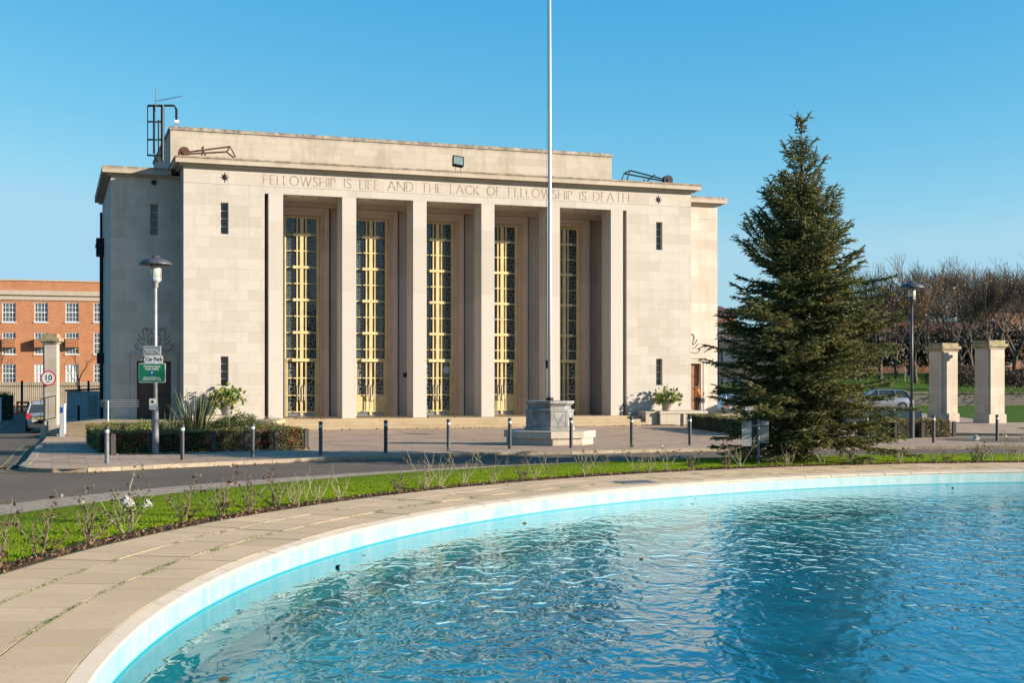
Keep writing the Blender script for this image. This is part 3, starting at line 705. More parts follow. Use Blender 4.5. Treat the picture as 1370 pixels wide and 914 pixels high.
for k, c in enumerate(WC):
    v = BW+.12
    fr = MB(); g = MB()
    Z0, ZT = .36, 10.95; zd = 3.35       # door head
    for s_ in (-1,1):
        a = c+s_*.95; b = c+s_*.80; fr.box(min(a,b)+.002, max(a,b)-.002, v-.02, v+.12, Z0, ZT-.003)
    fr.box(c-.80, c+.80, v-.02, v+.12, ZT-.13, ZT-.003)
    fr.box(c-.09, c+.09, v-.14, v+.1, zd, ZT-.13)           # centre mullion
    for s_ in (-1,1): fr.box(c+s_*.235-.036, c+s_*.235+.036, v-.11, v+.08, Z0+.25, ZT-.13)
    z = ZT-.13-.86; i = 0
    while z > zd+.3:
        if i%2 == 0: fr.box(c-.47, c+.47, v-.17, v+.02, z-.07, z+.07); fr.box(c-.80,c+.80,v-.03,v+.05,z-.03,z+.03)
        else: fr.box(c-.40, c+.40, v-.13, v+.02, z-.03, z+.03); fr.box(c-.80,c+.80,v-.02,v+.04,z-.018,z+.018)
        z -= .86; i += 1
    fr.box(c-.80, c+.80, v-.05, v+.1, zd-.09, zd+.09); fr.box(c-.52, c+.52, v-.19, v-.05, zd-.08, zd+.08)
    w = fr.build('tall_window', M['gold'], hall)
    g.box(c-.80, c+.80, v+.06, v+.08, zd, ZT-.1); g.build('pane', M['glass'], w)
    for s_ in (-1,1):
        u0, u1 = (c-.79, c-.29) if s_ < 0 else (c+.29, c+.79)
        f = MB(); fret(f, u0, u1, zd+.15, ZT-.2, v+.055, s_ > 0); f.build('fretwork', M['fret'], w)
    # double door below
    d = MB(); dg = MB(); fd = MB(); lower = 1 if k in (1,3) else 0
    d.box(c-.065, c-.004, v-.10, v+.08, Z0+.05, zd-.09); d.box(c+.004, c+.065, v-.10, v+.08, Z0+.05, zd-.09)
    for s_ in (-1,1):
        a = c+s_*.80; b = c+s_*.72; d.box(min(a,b), max(a,b), v-.04, v+.05, Z0+.02, zd-.09)
        d.box(c+s_*.235-.027, c+s_*.235+.027, v-.105, v-.03, Z0+.25, zd-.09)
    for zz in (2.4, 1.48, .62): d.box(c-.72, c+.72, v-.05, v+.03, zz-.03, zz+.03); d.box(c-.42,c+.42,v-.12,v-.05,zz-.028,zz+.028)
    dd = d.build('double_door', M['gold'], hall); dg.box(c-.72,c+.72,v+.05,v+.07,Z0+.02,zd-.1); dg.build('pane', M['glass'], dd)
    st = MB(); st.box(c-.71,c+.71,v-.04,v+.04,Z0+.01,Z0+.22); st.build('kick_plate', M['steelplate'], dd)
    if lower:
        pl = MB(); pl.box(c-.71, c+.71, v-.03, v+.045, .65, 1.45); pl.box(c-.36,c+.36,v-.08,v-.03,.66,1.44); pl.build('door_panel', M['gold'], dd)
    for s_ in (-1,1):
        u0, u1 = (c-.71, c-.27) if s_ < 0 else (c+.27, c+.71)
        fd = MB(); fret(fd, u0, u1, 1.5 if lower else .66, zd-.12, v+.045, s_ > 0); fd.build('fretwork', M['fret_pale'], dd)
        h = MB(); h.tube([(c+s_*.13,v-.14,1.15),(c+s_*.13,v-.20,1.25),(c+s_*.13,v-.20,1.95),(c+s_*.13,v-.14,2.05)], .022, 8); h.build('door_handle', M['steelplate'], dd)
mb = MB(); u, z = HF(597,495,BW-.1); mb.lathe([(.20,0),(.20,.012)], 24); o = mb.build('blue_sticker', mat('pale_blue_disc', (.42,.50,.78), .5), hall); o.rotation_euler = (R(90),0,0); o.location = (WC[2]+.52, BW+.045, z)
mb = MB(); u, z = HF(543,502,BW-.13); mb.box(u-.13,u+.13,BW-.17,BW-.121,z-.13,z+.13); mb.build('wall_plaque', M['lead'], hall)
# cornice, attic, roof
mb = MB(); mb.box(-.2,27.8,-.22,3.4,12.76,12.87); mb.box(-.42,28.02,-.44,12,12.87,13.2); mb.box(-.46,28.06,-.48,12.04,13.12,13.165)
mb.build('cornice', M['cornice'], hall)
for a, b, c, d in ((-3.72,-.43,-3.5,-.005),(28.03,30.83,27.605,30.6)):
    mb = MB(); mb.box(a, b, WD-.42, 13.6, 12.52, 12.85); mb.box(c, d, WD-.2, 13.5, 12.42, 12.521); mb.build('wing_cornice', M['cornice2'], hall)
mb = MB(); mb.box(.24, 27.35, 10.3, 23, 12.6, 16.42); mb.box(.18,27.41,10.24,23.06,16.42,16.6); mb.build('attic', M['attic'], hall)
# steps / platform
mb = MB()
mb.box(-3.4, 30.5, -.8, 3.32, -.4, .35); mb.box(.6, 24.2, -1.15, -.8, -.4, .18); mb.box(.6, 24.2, -1.5, -1.15, -.4, .02)
mb.build('steps', M['step'], hall)
mb = MB()
mb.box(24.2,24.9,-1.3,-.02,-.4,.5); mb.box(24.18,24.92,-1.34,-.021,.5,.58); mb.box(24.95,27.75,-1.55,-.02,-.4,.46); mb.box(24.9,27.8,-1.6,-.021,.46,.6)
mb.box(23.7,27.6,-.12,-.001,.35,.66)
mb.build('planter_podium', M['slab'], hall); mb = MB()
mb.box(2.7,3.4,-1.3,-.02,-.4,.5); mb.box(2.68,3.42,-1.34,-.021,.5,.58); mb.box(-.15,2.65,-1.55,-.02,-.4,.46); mb.box(-.2,2.7,-1.6,-.021,.46,.6)
mb.build('planter_podium', M['slab'], hall)
# doors in the wings
for (a, b, c, d_), mt in ((dL, M['wood']), (dR, M['timber'])):
    m_ = MB(); y = WD+.2; m_.box(a+.003,b-.003,y,y+.05,c+.003,d_-.003); mid = (a+b)/2
    for s_ in (0,1):
        x0, x1 = (a+.08, mid-.05) if s_ == 0 else (mid+.05, b-.08); hgt = (d_-c-.1)/4
        for i in range(4): m_.box(x0+.05, x1-.05, y-.025, y+.001, c+.1+i*hgt, c+.1+i*hgt+hgt-.1)
    m_.box(mid-.012, mid+.012, y-.03, y, c+.01, d_-.01)
    o = m_.build('wing_door', mt, hall)
    s = MB(); w = .30
    for q, (t0, t1) in enumerate(((.0,.14),(.14,.30))):
        p = .04+.03*q; s.box(a-t1,a-t0-.001,WD-p,WD+.01,c,d_+t0+.001); s.box(b+t0+.001,b+t1,WD-p,WD+.01,c,d_+t0+.001); s.box(a-t1,b+t1,WD-p,WD+.01,d_+t0+.002,d_+t1)
    s.box(a-.38,b+.38,WD-.14,WD+.01,d_+.302,d_+.38); s.build('door_surround', M['stone_wing'], o)
# stars
def star(px, py, v):
    u, z = HF(px, py, v); mb = MB(); mb.lathe([(.10,0),(.11,.02),(.06,.05)], 12)
    for k in range(8):
        a = 2*PI*k/8; r1 = .25 if k%2 == 0 else .21; w = .045
        p = [(math.cos(a-.35)*.09, math.sin(a-.35)*.09), (math.cos(a)*r1, math.sin(a)*r1), (math.cos(a+.35)*.09, math.sin(a+.35)*.09)]; mb.prism(p, 0, .018)
    o = mb.build('star_ornament', M['lead'], hall); o.rotation_euler = (R(90),0,0); o.location = (u, v-.002, z)
star(206,244,WD); star(301,237,0); star(881,267,0)
# carved crests over the wing doors
def crest(uc, z0, v, sc=1.0, mt=None):
    mb = MB()
    def cv(pts, r=.024):
        n_ = len(pts); mb.tube([(uc+x*sc, v-.02, z0+z*sc) for x, z in pts], [r*(.5+.5*math.sin(PI*(i+.5)/n_)) for i in range(n_)], 5)
    sh = [(-.32,.95),(-.36,.6),(-.25,.25),(0,.05),(.25,.25),(.36,.6),(.32,.95),(.12,1.02),(0,.92),(-.12,1.02),(-.32,.95)]; cv(sh)
    for s_ in (-1,1):
        cv([(s_*.36,1.12),(s_*.5,1.3),(s_*.62,1.22),(s_*.66,1.0),(s_*.58,.8),(s_*.55,.55)]); cv([(s_*.12,1.06),(s_*.2,1.25),(s_*.36,1.2),(s_*.5,1.34)])
        cv([(s_*.3,.1),(s_*.55,.02),(s_*.8,-.02),(s_*1.0,.08),(s_*1.12,.25),(s_*1.02,.36),(s_*.92,.28)]); cv([(s_*.55,.3),(s_*.78,.42),(s_*.98,.66)]); cv([(s_*.6,.55),(s_*.8,.75),(s_*.9,.95)])
        cv([(s_*.14,.35),(s_*.2,.55),(s_*.12,.75)], .03)
    cv([(-.2,.6),(0,.66),(.2,.6)], .03); cv([(0,.2),(0,.5)], .03)
    mb.build('carved_crest', mt or M['carve'], hall)
crest((dL[0]+dL[1])/2, 3.80, WD, .84); crest(28.35, 3.85, WD, .84)
# drainpipes and vents on the left side
mb = MB(); 
for (v, w, z0, z1) in ((11,.10,0,10.2),(12.2,.07,0,11.8)): mb.tube([(-3.3-w-.04,v,z0),(-3.3-w-.04,v,z1)], w, 8)
mb.box(-3.72,-3.31,10.7,11.4,9.2,10.2); mb.box(-3.76,-3.31,10.6,11.5,9.7,9.85); mb.box(-3.68,-3.31,10.7,11.3,3.2,3.8); mb.build('drainpipe', M['lead'], hall)
# inscription
GL = {'F':(.5,[[(0,0),(0,1)],[(0,1),(.45,1)],[(0,.55),(.35,.55)]]),'E':(.5,[[(0,0),(0,1)],[(0,1),(.45,1)],[(0,.55),(.35,.55)],[(0,0),(.45,0)]]),
'L':(.45,[[(0,0),(0,1)],[(0,0),(.42,0)]]),'W':(1.15,[[(0,1),(.3,0)],[(.3,0),(.58,.95)],[(.58,.95),(.85,0)],[(.85,0),(1.15,1)]]),
'S':(.5,[[(.47,.86),(.36,.98),(.2,1),(.05,.9),(.03,.72),(.15,.58),(.35,.45),(.48,.3),(.45,.1),(.28,0),(.1,.03),(0,.15)]]),
'H':(.72,[[(0,0),(0,1)],[(.72,0),(.72,1)],[(0,.52),(.72,.52)]]),'I':(.02,[[(0,0),(0,1)]]),'P':(.5,[[(0,0),(0,1)],[(0,1),(.3,.98),(.45,.85),(.45,.68),(.3,.55),(.05,.5)]]),
'A':(.85,[[(0,0),(.42,1)],[(.42,1),(.85,0)],[(.15,.35),(.7,.35)]]),'N':(.8,[[(0,0),(0,1)],[(0,1),(.8,0)],[(.8,0),(.8,1)]]),
'D':(.75,[[(0,0),(0,1)],[(0,1),(.35,1),(.62,.85),(.74,.5),(.62,.15),(.35,0),(0,0)]]),'T':(.7,[[(.35,0),(.35,1)],[(0,1),(.7,1)]]),
'C':(.75,[[(.74,.85),(.55,.98),(.35,.98),(.12,.8),(.02,.5),(.12,.2),(.35,.02),(.55,.02),(.74,.15)]]),'K':(.62,[[(0,0),(0,1)],[(.6,1),(.02,.5)],[(.02,.5),(.62,0)]]),
'O':(.9,[[(.45+.45*math.cos(t),.5+.5*math.sin(t)) for t in [2*PI*i/18 for i in range(19)]]])}
TXT = 'FELLOWSHIP IS LIFE AND THE LACK OF FELLOWSHIP IS DEATH'
M['letter'] = mat('shaded_grimy_letter', (.48,.38,.27), .95, 0, .3, 5)  # raised strokes: shade of cut letters is put into this grimy colour
hh = .47; tot = sum(.5 if ch == ' ' else GL[ch][0] for ch in TXT)*hh
U0, U1 = HF(352,240)[0]+.02, HF(841,268)[0]; gap = (U1-U0-tot)/(len(TXT)-1); u = U0; mb = MB(); zb = 12.06
for ch in TXT:
    if ch == ' ':
        u += .5*hh+gap; mb.build('carved_word', M['letter'], hall); mb = MB(); continue
    w, st = GL[ch]
    for pl in st:
        for (x0, z0), (x1, z1) in zip(pl, pl[1:]):
            d = Vector((x1-x0, z1-z0))*hh; l = d.length; d.normalize(); t = .024 if abs(d.y) > .35 else .010  # level strokes drawn thinner, as the side light shows them less
            a = Vector((u+x0*hh, zb+z0*hh))-d*.008; b = Vector((u+x1*hh, zb+z1*hh))+d*.008; nx = Vector((-d.y,d.x))*t
            P = [a-nx, b-nx, b+nx, a+nx]; bb = len(mb.v)
            mb.v += [(p.x,-.006,p.y) for p in P]+[(p.x,.002,p.y) for p in P]
            for f in ((0,1,2,3),(0,4,5,1),(1,5,6,2),(2,6,7,3),(3,7,4,0)): mb.f.append(tuple(bb+i for i in f)); mb.m.append(0)
    u += w*hh+gap
mb.build('carved_word', M['letter'], hall)

# left terrace with its steps
mb = MB(); tz = .366
mb.box(-20.4,-11.2,58.9,72,-.6,tz)
for i in range(3): mb.box(-20.4,-11.4, 58.9-.32*(i+1), 58.9-.32*i, -.6, tz-.155*(i+1))
tag(mb.build('terrace_steps', M['step']), 'yellow stone steps up to the terrace left of the hall', 'steps')
# handrail on the terrace
t = thing('handrail', 'low white post railing on the terrace by the left corner of the hall', 'railing', (-18.9,60.5,tz))
mb = MB(); mb.tube([(0,0,0),(0,0,.98)], .035, 8); mb.build('post', M['white'], t)
mb = MB()
for z in (.7,.8,.9,.98): mb.tube([(-.35,.02,z),(1.3,.5,z)], .016, 6)
mb.build('rail', M['galv'], t)

# ------------------------------------------------------------------ roof things
def hallthing(name, label, cat, u, v, z, rz=0): return thing(name, label, cat, HW(u,v,z), ANG+rz)
t = hallthing('ladder_cage', 'dark steel ladder cage rising beside the left end of the roof block', 'ladder', -1.3, 9.9, 12.85)
def at_h(px, py, v): u, z = HF(px, py, v); return u, z
mb = MB(); u1 = 0; v9 = 9.9
def LP(px, py, dv=0): u, z = HF(px, py, v9+dv); return (u+1.3, dv, z-12.85)
mb.tube([LP(206,205),LP(206,141)], .06, 6); mb.tube([LP(217.5,215),LP(217.5,140)], .10, 8); mb.tube([LP(236,165),LP(236,146),LP(233,141),LP(198,141)], .07, 6)
mb.tube([LP(212,160),LP(212,206)], .04, 6); mb.build('upright', M['lead'], t)
mb = MB()
for y in (141,162,186,207):
    mb.tube([LP(198,y),LP(197.5,y+1,1.2),LP(208,y+1,1.6),LP(216,y)], .045, 6); mb.tube([LP(198,y),LP(216,y+1)], .035, 6)
for px, dv in ((197.5,0),(197.5,1.2),(207,1.6)): mb.tube([LP(px,141,dv),LP(px,208,dv)], .03, 5)
mb.tube([LP(206,208),LP(212,216)], .06, 6); mb.build('hoop', M['lead'], t)
t = hallthing('television_aerial', 'thin rooftop television aerial on the ladder cage beside the roof block', 'aerial', -.5, 9.8, HF(218,142,9.8)[1]-.1)
mb = MB(); mb.tube([(-.1,0,-.2),(-.1,0,1.1)], .022, 6); mb.build('mast', M['galv'], t)
mb = MB(); mb.tube([(-.1,0,.35),(1.35,0,.75)], .015, 5)
for i in range(12): x = .05+i*.115; mb.tube([(x,-.25,.4+x*.27),(x,.25,.4+x*.27)], .009, 4)
mb.build('element', M['galv'], t)
mb = MB(); mb.tube([(1.35-.45,-.1,-.75),(1.15,-.1,-.75)], .13, 10); mb.build('dish', M['white'], t)
t = hallthing('floodlight', 'small square floodlight standing on the cornice before the roof block', 'floodlight', HF(613,214,.3)[0], .3, 13.2)
mb = MB(); mb.tube([(-.14,0,0),(-.16,0,.42)], .015, 5); mb.tube([(.14,0,0),(.13,0,.42)], .015, 5); mb.build('bracket', M['rust'], t)
MM = Matrix.Translation((0,0,.62)) @ Matrix.Rotation(R(-22),4,'X') @ Matrix.Rotation(R(8),4,'Y')
mb = MB(); mb.box(-.27,.27,-.02,.22,-.24,.26,0,MM); mb.box(-.3,-.271,-.06,.1,-.27,.29,0,MM); mb.box(.271,.3,-.06,.1,-.27,.29,0,MM); mb.box(-.27,.27,-.06,.0,.262,.29,0,MM); mb.box(-.27,.27,-.06,.0,-.27,-.242,0,MM); mb.build('housing', M['lead'], t)
mb = MB(); mb.box(-.25,.25,-.045,-.021,-.22,.24,0,MM); mb.build('lamp_glass', mat('floodlight_glass', (.25,.33,.32), .15), t)
def cradle(label, pxs, mt, v=1.0):
    """tilted tubular cradle frame with a wheel"""
    P = lambda px, py, dv=0: tuple(Vector((HF(px,py,v+dv)[0]-u00, dv, HF(px,py,v+dv)[1]-13.2)))
    u00 = HF(pxs[0][0], pxs[0][1], v)[0]
    t = hallthing('roof_cradle', label, 'roof cradle', u00, v, 13.2)
    (wx,wy), (a0,a1), (b0,b1), (c0,c1), (e0,e1) = pxs
    mb = MB(); r = .045
    mb.tube([P(wx,wy+2),P(*a0),P(*a1)], r, 6); mb.tube([P(wx,wy,.7),P(b0[0],b0[1],.7),P(b1[0],b1[1],.7)], r, 6)
    mb.tube([P(*c0),P(*c1,.7)], r, 6); mb.tube([P(*e0),P(*e1)], r, 6); mb.tube([P(*a0),P(b0[0],b0[1],.7)], r, 6)
    mb.build('frame', mt, t)
    w = MB(); c = P(wx,wy); w.tube([(c[0],-.15,c[2]),(c[0],.15,c[2])], .28, 14); w.tube([(c[0],-.2,c[2]),(c[0],.2,c[2])], .1, 10); w.build('wheel', mt, t)
cradle('rusty tubular roof cradle with a wheel above the left end of the cornice', [(246,204),((303,203),(313,211)),((308,196),(315,210)),((270,207),(272,196)),((275,208),(270,197))], M['rust'])
cradle('dark tubular roof cradle with a wheel above the right end of the cornice', [(893,241),((835,232),(831,243)),((843,228),(838,243)),((861,246),(876,234)),((862,240),(861,247))], M['lead'], 2.2)

# ------------------------------------------------------------------ flagpole and its plinth
fc = Vector(((735.5-CX)/FPX*47.7, 47.7, gz(1.4,47.7)))
a0 = -PI/2-math.atan2(fc.x, fc.y)*0
t = thing('flagpole_plinth', 'octagonal grey stone plinth of the flagpole on a wide pale step', 'plinth', fc)
mb = MB(); mb.lathe([(1.58,0),(1.60,.05),(1.60,.27)], 8, a0=a0); mb.lathe([(1.69,.272),(1.69,.52)], 8, a0=a0); mb.build('base_step', M['slab'], t)
mb = MB(); mb.lathe([(.93,.522),(.93,.64),(.87,.66),(.87,1.2),(.91,1.22),(.91,1.28),(.80,1.31),(.76,1.36),(.78,1.42),(.90,1.52),(.90,1.60)], 8, a0=a0)
for k in range(8):      # sunk chevron decoration built as raised ribs on each face
    am = a0+2*PI*(k+.5)/8; ap = .87*math.cos(PI/8); Mx = Matrix.Rotation(am,4,'Z') @ Matrix.Translation((ap,0,0))
    for s_ in (-1,1):
        mb.box(-.01,.010,-.018,.018,0,.44,0, Mx @ Matrix.Translation((0,0,.74)) @ Matrix.Rotation(R(-27*s_),4,'X'))
        mb.box(-.01,.012,s_*.30-.02,s_*.30+.02,.68,1.18,0,Mx)
    mb.box(-.01,.011,-.28,.28,.68,.71,0,Mx)
mb.build('plinth_block', M['granite'], t)
t = thing('flagpole', 'tall tapering white flagpole standing on the octagonal plinth', 'flagpole', fc+Vector((0,0,1.6)))
mb = MB(); mb.tube([(0,0,0),(0,0,.12)], .14, 12); mb.build('collar', M['lead'], t)
mb = MB(); mb.tube([(0,0,.1),(0,0,6),(0,0,12),(0,0,17)], [.082,.074,.055,.035], 16); mb.build('pole', M['white'], t, True)
mb = MB(); mb.lathe([(.02,17),(.11,17.05),(.13,17.13),(.08,17.22),(.01,17.25)], 12); mb.build('finial', M['gold'], t, True)
mb = MB(); mb.box(-.15,-.08,-.04,.04,1.2,1.5); mb.tube([(-.10,-.03,1.4),(-.13,-.05,3.4),(-.07,-.03,16.8)], .008, 4); mb.build('halyard', M['lead'], t)

# ------------------------------------------------------------------ bollards
def make_bollard(mt, label):
    t = thing('bollard', label, 'bollard', group='bollards along the pavement edge')
    mb = MB(); mb.tube([(0,0,0),(0,0,.86)], .06, 14); mb.build('post', mt, t)
    mb = MB(); mb.tube([(0,0,.862),(0,0,.94)], .0625, 14); mb.build('reflective_band', M['white'], t)
    mb = MB(); mb.lathe([(.06,.942),(.063,.96),(.063,1.03),(.05,1.045)], 14); mb.build('cap', M['blackgrey'], t)
    return t
BD = [(143,620,0),(244,615.5,1),(338,612.5,1),(429,609,2),(516,606,1),(600,603.5,2),(682,600.7,1),(764,599.5,1),(845,597.8,1),(923,596,1),(1068,594,1),(1160,593,1),(1249,592.3,1),(1334,590.5,1)]
M['weathered'] = mat('weathered_grey_paint', (.12,.135,.15), .6, .1, .35, 9)
protos = {}
vis = 0
for i, (px, py, k) in enumerate(BD):
    nm = {0:'pale galvanised bollard', 1:'dark grey bollard', 2:'weathered blue grey bollard'}[k]
    lab = f'{nm} with a white band, {ordn(i+1)} from the left on the pavement edge'
    p = G(px, py); mt = [M['galv'], M['blackgrey'], M['weathered']][k]
    if k not in protos: protos[k] = make_bollard(mt, lab); protos[k].location = p
    else: dup(protos[k], p, random.uniform(0,3), lab)

# ------------------------------------------------------------------ lamps and signs
M['lampgrey'] = mat('lamp_shade_paint', (.10,.11,.12), .5, .2)
M['diffuser'] = mat('lamp_diffuser', (.72,.68,.58), .25)
def lamp(loc, label, mt_post, mt_base, h=6.25):
    t = thing('street_lamp', label, 'street lamp', loc)
    mb = MB(); mb.tube([(0,0,0),(0,0,1.45),(0,0,1.62)], [.105,.105,.06], 14); mb.build('base_sleeve', mt_base, t)
    mb = MB(); mb.tube([(0,0,1.55),(0,0,h-1.0)], [.062,.048], 12); mb.lathe([(.05,h-1.02),(.085,h-1.0),(.085,h-.86),(.13,h-.84),(.16,h-.78),(.16,h-.68),(.13,h-.67)], 16); mb.build('post', mt_post, t, True)
    mb = MB(); mb.lathe([(.13,h-.672),(.15,h-.65),(.155,h-.29),(.10,h-.27)], 20); mb.build('lantern', M['diffuser'], t, True)
    mb = MB()
    for k in range(3): a = 2*PI*k/3+.5; mb.tube([(.18*math.cos(a),.18*math.sin(a),h-.8),(.18*math.cos(a),.18*math.sin(a),h-.26)], .012, 5)
    mb.build('stay', mt_post, t)
    mb = MB(); mb.lathe([(.02,h-.265),(.35,h-.27),(.515,h-.29),(.52,h-.275),(.46,h-.20),(.32,h-.12),(.16,h-.075),(.13,h-.07),(.12,h-.01),(.08,h)], 32); mb.build('shade', M['lampgrey'], t, True)
    return t
pl_ = G(208,608)
M['paleg'] = mat('pale_grey_paint', (.50,.50,.48), .45, .1, .1)
lp = lamp(pl_, 'pale street lamp with a wide saucer shade carrying the car park signs', M['paleg'], M['galv'], (HZ-342)*pl_.y/FPX+H-pl_.z)
pr = G(1220,587)
lamp(pr, 'slim grey street lamp with a saucer shade right of the spruce tree', M['lampgrey'], M['blackgrey'], (HZ-376)*pr.y/FPX+H-pr.z)
def text(body, size, mt, parent, loc, rot=(R(90),0,0), name='lettering', align='CENTER', ext=.001, bold=0., sx=1.0):
    c = bpy.data.curves.new(name, 'FONT'); c.body = body; c.size = size; c.align_x = align; c.align_y = 'CENTER'; c.extrude = ext; c.offset = bold; c.space_line = .9; c.resolution_u = 3
    o = bpy.data.objects.new(name, c); COL.objects.link(o); dg = bpy.context.evaluated_depsgraph_get()
    me = bpy.data.meshes.new_from_object(o.evaluated_get(dg)); bpy.data.objects.remove(o)
    me.materials.clear(); me.materials.append(mt); q = bpy.data.objects.new(name, me); COL.objects.link(q); q.parent = parent; q.location = loc; q.rotation_euler = rot; q.scale = (sx,1,1)
    return q
M['green'] = mat('green_sign', (.0,.20,.08), .4, 0, .04); M['signgrey'] = mat('grey_sign', (.30,.32,.31), .5); M['black'] = mat('black_paint', (.012,.012,.014), .5)
M['blue'] = mat('blue_symbol', (.02,.13,.55), .4); M['red'] = mat('red_sign', (.62,.02,.02), .4)
k_ = pl_.y/FPX; zz = lambda y: H-(y-HZ)*k_-pl_.z
xx = lambda px: (px-208)*k_
def rrect(x0,x1,z0,z1,r,n=5):
    P = []
    for cx, cz, a in ((x1-r,z1-r,0),(x0+r,z1-r,90),(x0+r,z0+r,180),(x1-r,z0+r,270)):
        for i in range(n+1): t_ = R(a+90*i/n); P.append((cx+r*math.cos(t_), cz+r*math.sin(t_)))
    return P
def plate(mb, poly, y0, y1, mi=0):
    n = len(poly); b = len(mb.v); mb.v += [(p[0],y0,p[1]) for p in poly]+[(p[0],y1,p[1]) for p in poly]
    mb.f.append(tuple(b+i for i in range(n))); mb.f.append(tuple(b+n+i for i in reversed(range(n)))); mb.m += [mi,mi]
    for i in range(n): j = (i+1)%n; mb.f.append((b+j,b+i,b+n+i,b+n+j)); mb.m.append(mi)
y0 = -.16
mb = MB(); plate(mb, rrect(xx(187.3),xx(223.2),zz(512),zz(486.3),.04), y0, y0+.02); sg = mb.build('car_park_sign', M['white'], lp); sg['label'] = 'green car park sign below the pointed sign'
mb = MB(); plate(mb, rrect(xx(187.3)+.018,xx(223.2)-.018,zz(512)+.018,zz(486.3)-.018,.03), y0-.004, y0-.001); mb.build('sign_face', M['green'], sg)
cxs = xx(205.2)
text('TOWN HALL\nCAR PARK', .088, M['white'], sg, (cxs, y0-.006, zz(492.4)), bold=.003, sx=1.05); text('Pay and Display or\nPermit Holders Only', .068, M['white'], sg, (cxs, y0-.006, zz(506.6)), bold=.002, sx=1.02)
mb = MB(); plate(mb, rrect(cxs-.055,cxs+.055,zz(501.6),zz(497),.01), y0-.008, y0-.005); pb = mb.build('parking_symbol', M['blue'], sg); text('P', .10, M['white'], sg, (cxs, y0-.010, zz(499.3)), bold=.003)
mb = MB(); plate(mb, [(xx(190.3),zz(481.6)),(xx(195),zz(486)),(xx(219.5),zz(486)),(xx(219.5),zz(476.2)),(xx(195),zz(476.2))], y0, y0+.02); sg = mb.build('pointed_sign', M['white'], lp); sg['label'] = 'white pointed sign reading Car Park'
text('Car Park', .165, M['black'], sg, (xx(207.9), y0-.003, zz(481)), bold=.002, sx=.88)
mb = MB(); plate(mb, [(xx(191.6),zz(481.6)),(xx(194.6),zz(485.2)),(xx(196.4),zz(485.2)),(xx(193.9),zz(481.6)),(xx(196.4),zz(477)),(xx(194.6),zz(477))], y0-.004, y0-.001); mb.build('chevron', M['black'], sg)
mb = MB(); plate(mb, rrect(xx(193.3),xx(217),zz(475.8),zz(463.3),.02), y0, y0+.02); sg = mb.build('direction_sign', M['white'], lp); sg['label'] = 'grey direction sign at the top of the stack'
mb = MB(); plate(mb, rrect(xx(193.3)+.012,xx(217)-.012,zz(475.8)+.012,zz(463.3)-.012,.015), y0-.004, y0-.001); mb.build('sign_face', M['signgrey'], sg)
text('Sycamore\nHouse', .082, M['white'], sg, (xx(202), y0-.006, zz(469.6)), bold=.001)
mb = MB(); plate(mb, [(xx(208.6),zz(468.2)),(xx(215.6),zz(473.6)),(xx(216),zz(472.8)),(xx(209),zz(467.2))], y0-.007, y0-.004); mb.build('arrow', M['white'], sg)
mb = MB(); plate(mb, rrect(xx(201.2),xx(209.6),zz(548),zz(533.5),.015), y0+.03, y0+.045); sg = mb.build('small_notice', M['white'], lp); sg['label'] = 'small white notice low on the lamp post'
mb = MB(); mb.lathe([(.045,0),(.045,.002)], 14, c=(0,0,0)); o = mb.build('notice_symbol', M['black'], sg); o.rotation_euler = (R(90),0,0); o.location = (xx(205.4), y0+.029, zz(537.5))
mb = MB()
for z in (544,546): mb.box(xx(202.5),xx(208.3),y0+.026,y0+.029,zz(z)-.008,zz(z)+.008)
mb.build('notice_text_bar', M['signgrey'], sg)
mb = MB()
for z in (466,473,479,484,490,508,536,545): mb.box(-.06,.06,y0+.021 if z < 530 else y0+.046,-.03,zz(z)-.012,zz(z)+.012)
mb.build('clamp', M['galv'], lp)

# ------------------------------------------------------------------ gate pillars
M['pillar'] = ashlar('pillar_stone', (.60,.52,.42), .7, .5, stain=.5, patch=.4); M['pillarcap'] = mat('mossy_cap_stone', (.40,.33,.19), .9, 0, .25, 3, .4)
def pillar(loc, w, h, rz, label):
    t = thing('gate_pillar', label, 'gate pillar', loc, rz); a = w/2
    mb = MB(); mb.box(-a-.07,a+.07,-a-.07,a+.07,-.1,.5); mb.build('plinth', M['pillar'], t)
    mb = MB(); g = .05
    mb.box(-a+g,a-g,-a+g,a-g,.5,h-.45)
    for sx in (-1,1):
        for sy in (-1,1): pass
    mb.box(-a+.09,a-.0,-a,-a+g,.5,h-.45); mb.box(-a,-a+g,-a+.09,a-.0,.5,h-.45); mb.box(a-g,a,-a+.001,a-.09,.5,h-.45); mb.box(-a+.09,a-.09,a-g,a,.5,h-.45)
    mb.build('shaft', M['pillar'], t)
    mb = MB(); mb.box(-a-.05,a+.05,-a-.05,a+.05,h-.45,h-.34); mb.box(-a-.14,a+.14,-a-.14,a+.14,h-.34,h-.18); mb.box(-a-.02,a+.02,-a-.02,a+.02,h-.18,h); mb.build('capital', M['pillarcap'], t); return t
p = G(1262,567); pillar((p.x,p.y,p.z+.08), 1.08, 4.42, R(24), 'left of the two stone gate pillars right of the spruce tree')
p = G(1324,568.5); pillar((p.x,p.y,p.z+.08), 1.08, 4.52, R(24), 'right of the two stone gate pillars right of the spruce tree')
p = G(68.5,583.5); p.z = gz(p.x,p.y)
gp = pillar(p, .62, (HZ-447)*p.y/FPX+H-p.z, R(6), 'slender stone gate pillar bearing the round ten sign')
sgp = bpy.data.objects.new('speed_sign', None); bpy.data.objects.remove(sgp)
mb = MB(); rs = .345; mb.lathe([(rs,0),(rs,.02)], 32); sp = mb.build('speed_sign', M['red'], gp); sp.rotation_euler = (R(90),0,0)
zc = H-(506.3-HZ)*p.y/FPX-p.z; sp.location = (-.03,-.40,zc)
